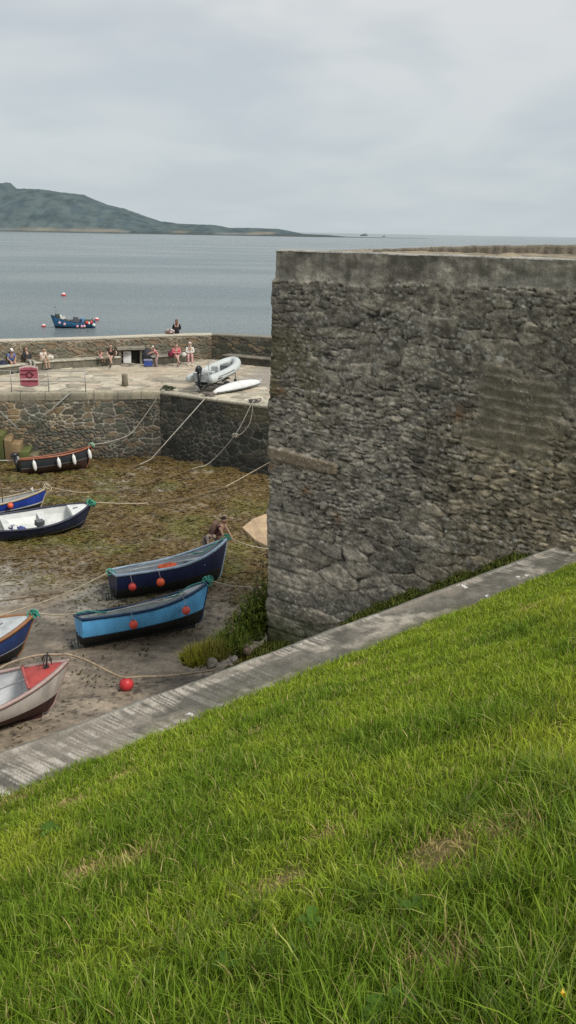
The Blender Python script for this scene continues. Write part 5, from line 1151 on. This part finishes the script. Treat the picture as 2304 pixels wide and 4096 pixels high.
person('smaller person in a grey top bending down beside the one with the backpack', q2, R(-140), 'stand', skin=(.42, .28, .22), shirt=(.24, .20, .175), trousers=(.19, .17, .145), hair=(.30, .24, .18), sleeves='short', legs='short', scale=.84,
    opt=dict(pel=(0, -.22, .88), che=(0, .14, 1.12), head=(0, .42, 1.14), elbL=(-.2, .32, .86), elbR=(.2, .30, .84), wriL=(-.14, .42, .62), wriR=(.13, .40, .58), kneeL=(-.11, .0, .46), kneeR=(.12, .06, .47), ankL=(-.12, -.12, .07), ankR=(.13, -.02, .07)))
# ================================================================== ROPES
def rope(label, pts, r=.022, c=(.40, .34, .24), smooth_n=6, name='mooring_rope', knot=None, mats=None):
    pts = smooth_path(pts, smooth_n) if smooth_n else [Vector(p_) for p_ in pts]
    r = r*.8; b = MB().tube(pts, r, 7)
    for k, f in enumerate(b.f):
        zm = sum(b.v[i][2] for i in f)/len(f); ym = b.v[f[0]][1]
        if zm < Z_BEACH+.27 and ym > 24.5: b.m[k] = 1
    o = b.build(name, [P(c, .85, var=.35, scale=9, bmp=.4), P((.17, .125, .07), .9, var=.5, scale=6, bmp=.4)]); tag(o, label, 'rope', 'mooring ropes in the harbour')
    if knot:
        kb = MB(); rs = random.Random(len(label)); A_ = Vector(knot[0])
        for _ in range(knot[2] if len(knot) > 2 else 5):
            rr_ = rs.uniform(.07, .14); ax_ = rs.uniform(0, PI); tl = rs.uniform(.3, 1.2)
            Rk = Matrix.Rotation(ax_, 3, 'Z') @ Matrix.Rotation(tl, 3, 'X'); off = Vector((rs.uniform(-.06, .06), rs.uniform(-.06, .06), rs.uniform(-.08, .05)))
            kb.tube([A_+off+Rk @ Vector((rr_*math.cos(2*PI*i/12), rr_*math.sin(2*PI*i/12), 0)) for i in range(13)], r*.9, 6, caps=False)
        kb.build('knot', P(knot[1], .8, var=.3), o)
    return o
GREEN = (.05, .26, .17); TAN = (.42, .35, .24); PALE = (.40, .37, .31); WEED = (.10, .075, .035)
def bow_of(rt, fns): return local(rt, fns[3](1, PI/2)+Vector((.02, 0, .05)))
def on_beach(px, py, h=.06):
    q_ = at(px, py, Z_BEACH+h+.1); wz_ = weed_mask(np.array(q_[0]), np.array(q_[1])); return at(px, py, Z_BEACH+h+.17*float(wz_))
qtop = lambda px: atY(px, 1567, np.interp(atY(px, 1567, 42)[0], [QA[0], QB[0], QC[0]], [QA[1], QB[1], QC[1]]))
def edge(px, py, out=.1, dz=.03):
    d_ = ray(px, py)
    for A_, B_ in ((QA, QB), (QB, QC)):
        dl = (B_-A_)/np.linalg.norm(B_-A_); n = np.array((dl[1], -dl[0])); n = n*np.sign(n@front); t = ((A_+n*out)@n)/(d_[:2]@n); q_ = d_*t
        if 0 <= (q_[:2]-A_)@dl <= np.linalg.norm(B_-A_)+.01: return q_
    return q_
k1 = bow_of(black, fb_)
e1 = edge(645, 1566, .12); rope('grey rope from the bow of the dark grey boat up to the quay corner', [k1, k1.lerp(Vector(edge(525, 1735, .35)), .5)+Vector((0, 0, -.10)), edge(520, 1737, .3), edge(560, 1690, .22), edge(610, 1620, .15), e1, (e1[0]+.15, e1[1]+.6, Z_PIER+.05)], .026, PALE, 6, knot=(k1, (.34, .52, .36)))
e2 = edge(822, 1592, .12); rope('straight rope from the upturned canoe end down to the weed in the basin', [(e2[0]+.2, e2[1]+.4, Z_PIER+.05), e2, on_beach(605, 1836, .35), on_beach(560, 1858, .1), on_beach(480, 1888)], .030, PALE, 0)
e3 = edge(1008, 1612, .12); md3 = edge(940, 1740, .5); rope('slack rope with a knot from the right hand quay down across the weed', [(e3[0]+.1, e3[1]+.4, Z_PIER+.05), e3, md3, on_beach(840, 1850, .3), on_beach(780, 1872, .1), on_beach(690, 1905), on_beach(560, 1940)], .030, PALE, 5, knot=(md3, PALE, 3))
rope('extra loop of rope hanging beside the slack quay rope', [e3+np.array((.05, 0, 0)), edge(1000, 1690, .2), edge(965, 1735, .35), md3], .022, PALE, 5)
k4 = bow_of(whitein, fw_); rope('long tan rope from the white interior boat across the weed to the tall wall', [k4, on_beach(480, 2014, .45), on_beach(590, 2013, .15), on_beach(700, 2003, .08), on_beach(880, 1955, .10), at(1000, 1893, Z_BEACH+.7), at(1086, 1845, Z_BEACH+1.3), at(1140, 1815, Z_BEACH+1.7)], .03, TAN, 6, knot=(k4, GREEN, 9))
k5 = bow_of(royal, fr_); rope('tan rope from the royal blue boat trailing over the seaweed', [k5, on_beach(300, 1968, .35), on_beach(385, 1968, .1), on_beach(470, 1962, .07), on_beach(545, 1948, .07), on_beach(650, 1905, .07)], .026, TAN, 6, knot=(k5, (.48, .42, .28), 6))
k6 = bow_of(navy, fn_); rope('short pale rope from the bow of the dark navy boat towards the tall wall', [k6, at(990, 2180, Z_BEACH+.95), at(1085, 2198, Z_BEACH+.75), at(1180, 2215, Z_BEACH+.6)], .022, (.50, .45, .34), 6, knot=(k6, GREEN, 6))
k7 = bow_of(lblue, fl_); rope('pale rope from the bow of the light blue boat behind the tall wall', [k7, at(930, 2343, Z_BEACH+1.0), at(1085, 2352, Z_BEACH+.95), at(1200, 2355, Z_BEACH+.95)], .020, (.42, .40, .30), 6, knot=(k7, (.08, .36, .28), 8))
k8 = local(navy, (-.03, 0, .86)); ap = bow_of(wood, fo_)
rope('tan rope from the stern of the dark navy boat down to the lower left', [k8, Vector(k8).lerp(Vector(at(40, 2450, Z_BEACH+.3)), .5)-Vector((0, 0, .12)), at(40, 2450, Z_BEACH+.25), at(-120, 2500, Z_BEACH+.08)], .026, TAN, 6, knot=(k8, (.10, .32, .26), 4))
k9 = local(lblue, (0, .1, .88)); rope('rope between the wooden rimmed boat and the stern of the light blue boat', catenary(ap, k9, .05), .026, (.44, .38, .27), 0, knot=(ap, (.05, .30, .22), 8))
rope('green painter lying along the stern of the light blue boat', [k9, local(lblue, (.3, .1, .9)), local(lblue, (.6, -.2, .85)), local(lblue, (.9, .1, .78))], .03, (.07, .33, .27), 6)
rope('green line hanging in loops over the fore part of the light blue boat', [local(lblue, (L0*.62, -.45, .98)), local(lblue, (L0*.72, -.1, .95)), local(lblue, (L0*.78, -.35, 1.12)), local(lblue, (L0*.86, 0, 1.16)), k7], .024, (.07, .30, .25), 6)
rope('green line over the fore part of the dark navy boat', [local(navy, (L1*.70, .3, 1.0)), local(navy, (L1*.78, 0, 1.02)), local(navy, (L1*.86, .12, 1.15)), k6], .022, (.06, .26, .18), 6)
k10 = bow_of(red, fd_); rope('thick tan rope from the red and white boat over the red buoy', [local(red, (Ld*.62, .1, 1.12)), local(red, (Ld*.72, .32, 1.28)), local(red, (Ld*.86, .25, 1.42)), k10+Vector((-.2, .05, .08)), k10+Vector((.05, 0, .10)), at(360, 2648, Z_BEACH+1.05), at(430, 2684, Z_BEACH+.72), (bu.location.x-.05, bu.location.y-.05, Z_BEACH+.38), at(570, 2706, Z_BEACH+.35), at(650, 2705, Z_BEACH+.25), at(760, 2694, Z_BEACH+.25), at(860, 2680, Z_BEACH+.3)], .034, (.36, .28, .19), 6)
rope('thin old line lying across the mud at the left, upper of two', [on_beach(-40, 2240), on_beach(90, 2232), on_beach(190, 2222), on_beach(290, 2214)], .022, (.22, .19, .14), 5)
rope('thin old line lying across the mud at the left, lower of two', [on_beach(-40, 2408), on_beach(90, 2392), on_beach(170, 2378), on_beach(250, 2370)], .022, (.16, .14, .10), 5)
rope('short pale rope leading left from the stern of the dark grey boat', [local(black, (-.02, 0, .78)), at(40, 1842, Z_BEACH+.75), at(-120, 1840, Z_BEACH+.7)], .03, (.5, .48, .42), 4)
rope('grey line slanting down the quay wall to the left below the railing end', [edge(283, 1570, .14), edge(205, 1638, .3), edge(128, 1706, .45)], .036, (.30, .30, .27), 0)  # this and the next are stair handrails, drawn with the rope builder
rope('grey line slanting down the quay wall at the left edge of the photo', [edge(-60, 1598, .14), edge(0, 1646, .35), edge(76, 1720, .6)], .036, (.30, .30, .27), 0)
def coil(px, py, label, c=(.12, .11, .09), n=6, s=1):
    q_ = at(px, py, Z_PIER+.02); b = MB(); rs = random.Random(px)
    for k in range(n):
        rr_ = rs.uniform(.14, .3)*s; Rk = Matrix.Rotation(rs.uniform(-.35, .35), 3, 'X') @ Matrix.Rotation(rs.uniform(-.3, .3), 3, 'Y'); off = Vector((rs.uniform(-.12, .12), rs.uniform(-.08, .08), .06+.025*k))
        b.tube([off+Rk @ Vector((rr_*math.cos(2*PI*i/16), rr_*math.sin(2*PI*i/16)*.8, 0)) for i in range(17)], .026, 6, caps=False)
    o = b.build('rope_coil', P(c, .9)); o.location = (q_[0], q_[1]+.18, Z_PIER+.0); tag(o, label, 'rope', 'rope coils on the quay edge')
coil(668, 1562, 'dark green rope coil on the quay at the inner corner', (.06, .075, .04)); coil(835, 1588, 'grey and brown rope heap at the end of the upturned canoe', (.20, .17, .15)); coil(1015, 1612, 'dark rope coil on the right hand quay edge', (.13, .12, .11), 4)
# ================================================================== ROCKS AND SLAB
def rock(label, px, py, r, sc, c, seed, z=Z_BEACH, name='rock', y=None, grp=None, sink=.35):
    q_ = at(px, py, z) if y is None else y; b = MB().ball((0, 0, 0), r, (1, 1, 1), 16)
    v = np.array(b.v); d_ = fbm(v[:, 0]/r*1.3+seed*3, v[:, 1]/r*1.3+v[:, 2]/r*1.7, seed, 3); v = v*(.62+.75*d_)[:, None]*np.array(sc)
    v = np.round(v/(r*.22))*(r*.22)*.35+v*.65; b.v = [tuple(t) for t in v]; b.s = [False]*len(b.s)
    o = b.build(name, paint('rock_mat_%d' % seed, c, .9, .5, 3/r*.4, .6, .03)); o.location = (q_[0], q_[1], (q_[2] if y is None else y[2])+r*sc[2]*sink); o.rotation_euler = (0, 0, seed); return tag(o, label, 'rock', grp)
rock('dark boulder at the foot of the right hand quay wall', 1012, 1868, .62, (1.2, .8, .8), (.075, .068, .055), 3)
rock('small dark rock left of the boulder under the quay', 845, 1868, .2, (1.2, .8, .6), (.07, .065, .05), 4, grp='small rocks below the quay')
rock('pale stone among the weed below the quay', 770, 1845, .13, (1.4, .9, .5), (.26, .24, .2), 5, grp='small rocks below the quay')
sl0 = [at(968, 2108, Z_BEACH+.30), at(1010, 2075, Z_BEACH+.42), at(1092, 2042, Z_BEACH+.55), at(1180, 2040, Z_BEACH+.5), at(1180, 2210, Z_BEACH+.45), at(1085, 2190, Z_BEACH+.35), at(1020, 2158, Z_BEACH+.25)]
tp = [Vector(v) for v in sl0]; bt = [Vector((v.x, v.y, Z_BEACH-.15)) for v in tp]
slb = MB().rings([bt, tp], smooth=False).build('stone_slab', paint('sandy_slab', (.50, .36, .22), .85, .3, 2.2, .5, .03), None, .03); tag(slb, 'large flat sandy coloured slab lying by the tall wall behind the men', 'slab')
# mossy steps against the quay at the far left
dq_ = (QB-QA)/17; nq_ = np.array((dq_[1], -dq_[0])); stp = thing('stone_steps', 'mossy broken stone steps against the quay wall at the far left', 'steps')
x0_ = atY(165, 1850, 41.2); sb0 = (np.array((x0_[0], x0_[1]))-QA)@dq_
b = MB(); cs = []; rs = random.Random(5)
for k in range(9):
    n_old = len(b.v); hh_ = .27*(k+1)+.05*rs.random(); ln = .38
    c_ = QA+dq_*(sb0-ln*k)+nq_*(.55+rs.uniform(-.06, .06)); b.box((c_[0], c_[1], Z_BEACH-.2+hh_/2+.1), (ln+.03, 1.15+rs.uniform(-.12, .12), hh_+.2), rotz(math.atan2(dq_[1], dq_[0])+rs.uniform(-.05, .05)), jit=.05)
    t_ = rs.random(); base_ = (np.array((.09, .08, .05)) if t_ < .35 else (np.array((.07, .08, .025)) if t_ < .8 else np.array((.15, .105, .055))))
    cs += [base_*(.45 if j < 4 else rs.uniform(1.3, 2.2)) for j in range(len(b.v)-n_old)]  # lit tread tops and dark risers painted into the vertex colours
b.build('treads', m_quay, stp, .03, C=cs)
# ================================================================== WEEDS BY THE TALL WALL
def leaf_plant(name, label, base, n, H, spread, lw, cols, seed, kind='tuft', stalks=0, scol=(.10, .085, .04)):
    rs = np.random.default_rng(seed); t = thing(name, label, 'plant', base, group='weeds growing between the two walls')
    k = n; a = rs.uniform(0, 2*PI, k); r0 = spread*np.sqrt(rs.random(k)); px_ = r0*np.cos(a); py_ = r0*np.sin(a)
    hh_ = H*(1-.45*(r0/spread)**2)*rs.uniform(.45, 1.05, k); ln = rs.normal(0, .35, k)+.35*r0/spread; seg = 3
    V = np.zeros((k, 7, 3)); CC = np.zeros((k, 7, 3)); C0 = mix(cols[0], cols[1], rs.random(k))*rs.uniform(.65, 1.2, k)[:, None]; fc = rs.uniform(0, PI, k)
    z00 = np.zeros(k) if kind == 'tuft' else hh_*rs.uniform(0, .85, k)
    for i in range(4):
        f = i/3; L_ = hh_ if kind == 'tuft' else H*.22
        bx = px_+np.cos(a)*ln*L_*f**1.5; by = py_+np.sin(a)*ln*L_*f**1.5; bz = z00+L_*(f-.25*np.abs(ln)*f*f)*(1 if kind == 'tuft' else .55)
        wd = lw*(1-f**1.6)*(.55+f*1.2 if kind != 'tuft' else 1)
        if i < 3:
            V[:, 2*i] = np.stack([bx-np.cos(fc)*wd, by-np.sin(fc)*wd, bz], -1); V[:, 2*i+1] = np.stack([bx+np.cos(fc)*wd, by+np.sin(fc)*wd, bz], -1); CC[:, 2*i] = CC[:, 2*i+1] = C0*(.5+.5*f)
        else: V[:, 6] = np.stack([bx, by, bz], -1); CC[:, 6] = C0*1.05
    b_ = (np.arange(k)*7)[:, None]; F = [np.concatenate([b_+np.array([0, 1, 3, 2]), b_+np.array([2, 3, 5, 4])]), b_+np.array([4, 5, 6])]
    npmesh('foliage', V.reshape(-1, 3), F, m_grass, t, CC.reshape(-1, 3))
    for j in range(stalks):
        a_ = rs.uniform(0, 2*PI); rr_ = spread*.6*rs.random(); hs_ = H*rs.uniform(1.1, 1.6); lx, ly = rs.normal(0, .12, 2); b2 = MB(); p0_ = Vector((rr_*math.cos(a_), rr_*math.sin(a_), 0)); p1_ = p0_+Vector((lx*.5, ly*.5, hs_*.6)); p2_ = p0_+Vector((lx, ly, hs_))
        b2.tube([p0_, p1_, p2_], [.008, .007, .004], 5)
        for g_ in range(7):
            u_ = .55+.45*g_/6; c_ = p0_.lerp(p2_, u_); b2.ball(c_+Vector((rs.normal(0, .03), rs.normal(0, .03), 0)), rs.uniform(.015, .03), (1, 1, 1.3), 6)
        b2.build('stalk', P(scol, .9, var=.4), t)
def on_bank(px, py, zg=-8.6):
    d_ = ray(px, py); best = None
    for t in np.arange(11, 22, .05):
        q_ = d_*t; z_ = bank2_z(q_[0], q_[1]); i_ = np.min((Xm-q_[0])**2+(Ym-q_[1])**2)
        if i_ < .03 and q_[2] <= z_: return (q_[0], q_[1], z_-.03)
    t = zg/d_[2]; q_ = d_*t; return (q_[0], q_[1], zg)
YG = ((.19, .20, .025), (.32, .30, .05)); DG = ((.10, .16, .03), (.22, .27, .05)); OL = ((.17, .175, .03), (.28, .25, .07))
SPEC = [(790, 2645, 700, .45, .34, .012, YG, 'yellowish green grassy tuft at the left end of the weeds', 'tuft', 0), (850, 2625, 700, .50, .34, .012, OL, 'olive tuft second from the left among the weeds', 'tuft', 0), (920, 2595, 700, .62, .34, .014, DG, 'darker leafy clump in the middle of the weeds', 'tuft', 3), (980, 2555, 800, .95, .38, .022, DG, 'tall leafy weed with brown seed stalks left of the wall corner', 'leaf', 4), (1030, 2535, 800, 1.3, .38, .024, DG, 'tallest green weed rising against the wall corner', 'leaf', 4), (1068, 2525, 800, 1.55, .32, .022, DG, 'dense green weed hugging the wall corner', 'leaf', 2), (1110, 2600, 500, .36, .36, .010, OL, 'low olive tuft in front of the wall base', 'tuft', 0), (1000, 2640, 600, .34, .4, .010, OL, 'low yellow green growth in front of the rocks', 'tuft', 0), (1195, 2560, 420, .34, .34, .010, YG, 'short tuft along the wall base right of the corner', 'tuft', 1)]
for i, (px, py, n, H, sp2, lw, cc, lab, kd, stk) in enumerate(SPEC):
    leaf_plant('weed_plant', lab, on_bank(px, py), n, H, sp2, lw, cc, 700+i, kd, stk)
for i, (px, py, r_, c_, lab) in enumerate(((845, 2660, .13, (.10, .095, .08), 'grey rock at the left end of the weeds'), (1030, 2550, .15, (.09, .085, .072), 'grey rock under the tall weeds'), (985, 2605, .12, (.12, .09, .07), 'brown rock in the middle of the weeds'), (935, 2640, .08, (.14, .13, .115), 'small pale rock by the concrete edge'), (1000, 2595, .06, (.26, .245, .22), 'whitish small stone among the weeds'))):
    rock(lab, 0, 0, r_, (1.1, .9, .9), c_, 20+i, y=on_bank(px, py), grp='rocks among the weeds', sink=.3)
# moss and short grass in the crack along the wall foot
k_moss = lambda t: np.interp(t, [0, 2, 4.6, 5.6], [-2, 1, 4, 4.])
k = 9000; s_ = RNG.uniform(.0, 5.6, k); nf = RNG.beta(1, 2.2, k)*.8
bx_ = P0[0]+Dw[0]*s_+Nw[0]*(nf+.08); by_ = P0[1]+Dw[1]*s_+Nw[1]*(nf+.08)
bz_ = np.interp(s_, FS, FZ)+.03*k_moss(s_)+.14*(fbm(s_*2, s_*0, 641, 2)-.3)-.14*nf
Cg_ = mix((.05, .08, .015), (.16, .17, .04), RNG.random(k))
V, F, C = ribbons(bx_, by_, bz_, RNG.uniform(.06, .2, k), RNG.uniform(.015, .03, k), RNG.uniform(0, 2*PI, k), RNG.uniform(.04, .16, k)*(.3+1.2*sstep(.42, .6, fbm(s_*1.3, s_*0+5, 643, 2)))*np.interp(s_, [.3, 5], [1.1, .8]), Cg_, 3)
tag(npmesh('moss_and_grass', V, F, m_grass, None, C), 'dark mossy growth along the foot of the tall stone wall', 'moss', kind='stuff')
# ================================================================== FLOWER AND BROAD LEAVES IN THE GRASS
def on_turf(px, py, h=0):
    d_ = ray(px, py)
    for t in np.arange(1.2, 20, .01):
        q_ = d_*t
        if q_[2]-h <= bank_z(np.array(q_[:2]@E_), np.array(q_[:2]@N_)): return q_
q_ = on_turf(2258, 3972, .09); fl = thing('buttercup', 'single yellow buttercup flower in the grass at the lower right', 'flower', (q_[0], q_[1], q_[2]-.09), scale=.66)
MB().tube([(0, .01, -.02), (.004, .004, .06), (0, 0, .125)], .0016, 6).build('stem', P((.10, .17, .03), .6), fl)
pt_ = MB()
for k in range(5):
    a = 2*PI*k/5+.3; ca, sa = math.cos(a), math.sin(a); pt_.add([(0, 0, .125), (.012*ca-.009*sa, .012*sa+.009*ca, .130), (.021*ca-.005*sa, .021*sa+.005*ca, .139), (.021*ca+.005*sa, .021*sa-.005*ca, .139), (.012*ca+.009*sa, .012*sa-.009*ca, .130)], [(0, 1, 2, 3, 4)], 0, True)
pt_.build('petals', P((.75, .46, .01), .35, var=.1), fl); MB().ball((0, 0, .131), .005, (1, 1, .7), 8).build('centre', P((.55, .30, .01), .7), fl)
def dock(label, px, py, n, Ls, seed, c=(.10, .19, .03)):
    rs = np.random.default_rng(seed); q_ = on_turf(px, py, .03); t = thing('broadleaf_weed', label, 'plant', (q_[0], q_[1], q_[2]-.04), group='broad leaved weeds in the grass')
    for k in range(n):
        a = 2*PI*k/n+rs.uniform(-.4, .4); L_ = Ls*rs.uniform(.7, 1.15); b2 = MB(); rg = []
        for i in range(7):
            f = i/6; wv_ = L_*.26*math.sin(PI*min(f*.92+.05, 1))**.8; z_ = L_*(.75*f-.55*f*f)+.04; r_ = L_*f*.85
            rg.append([(r_*math.cos(a)-wv_*math.sin(a)*s_, r_*math.sin(a)+wv_*math.cos(a)*s_, z_+abs(s_)*wv_*.35+rs.normal(0, .002)) for s_ in (-1, -.5, 0, .5, 1)])
        b2.rings(rg, 0, False, False, True); cc = np.array(c)*rs.uniform(.75, 1.2)
        b2.build('leaf', m_grass, t, C=np.tile(cc, (len(b2.v), 1)))
for i, (px, py, n, L_, lab) in enumerate(((1240, 3690, 4, .09, 'pale broad leaf standing in the near grass left of centre'), (905, 3860, 4, .08, 'round light green leaf low in the near grass'), (1560, 4060, 5, .13, 'large broad leaf at the bottom edge of the photo'), (200, 3330, 6, .11, 'dark leafy rosette in the grass on the left'), (1665, 3640, 4, .07, 'small yellowish upright leaf right of centre'), (2010, 4060, 5, .11, 'broad dark green leaf clump near the bottom right'), (1650, 4070, 4, .09, 'upright light leaf beside the large one at the bottom edge'))):
    dock(lab, px, py, n, L_, 800+i)
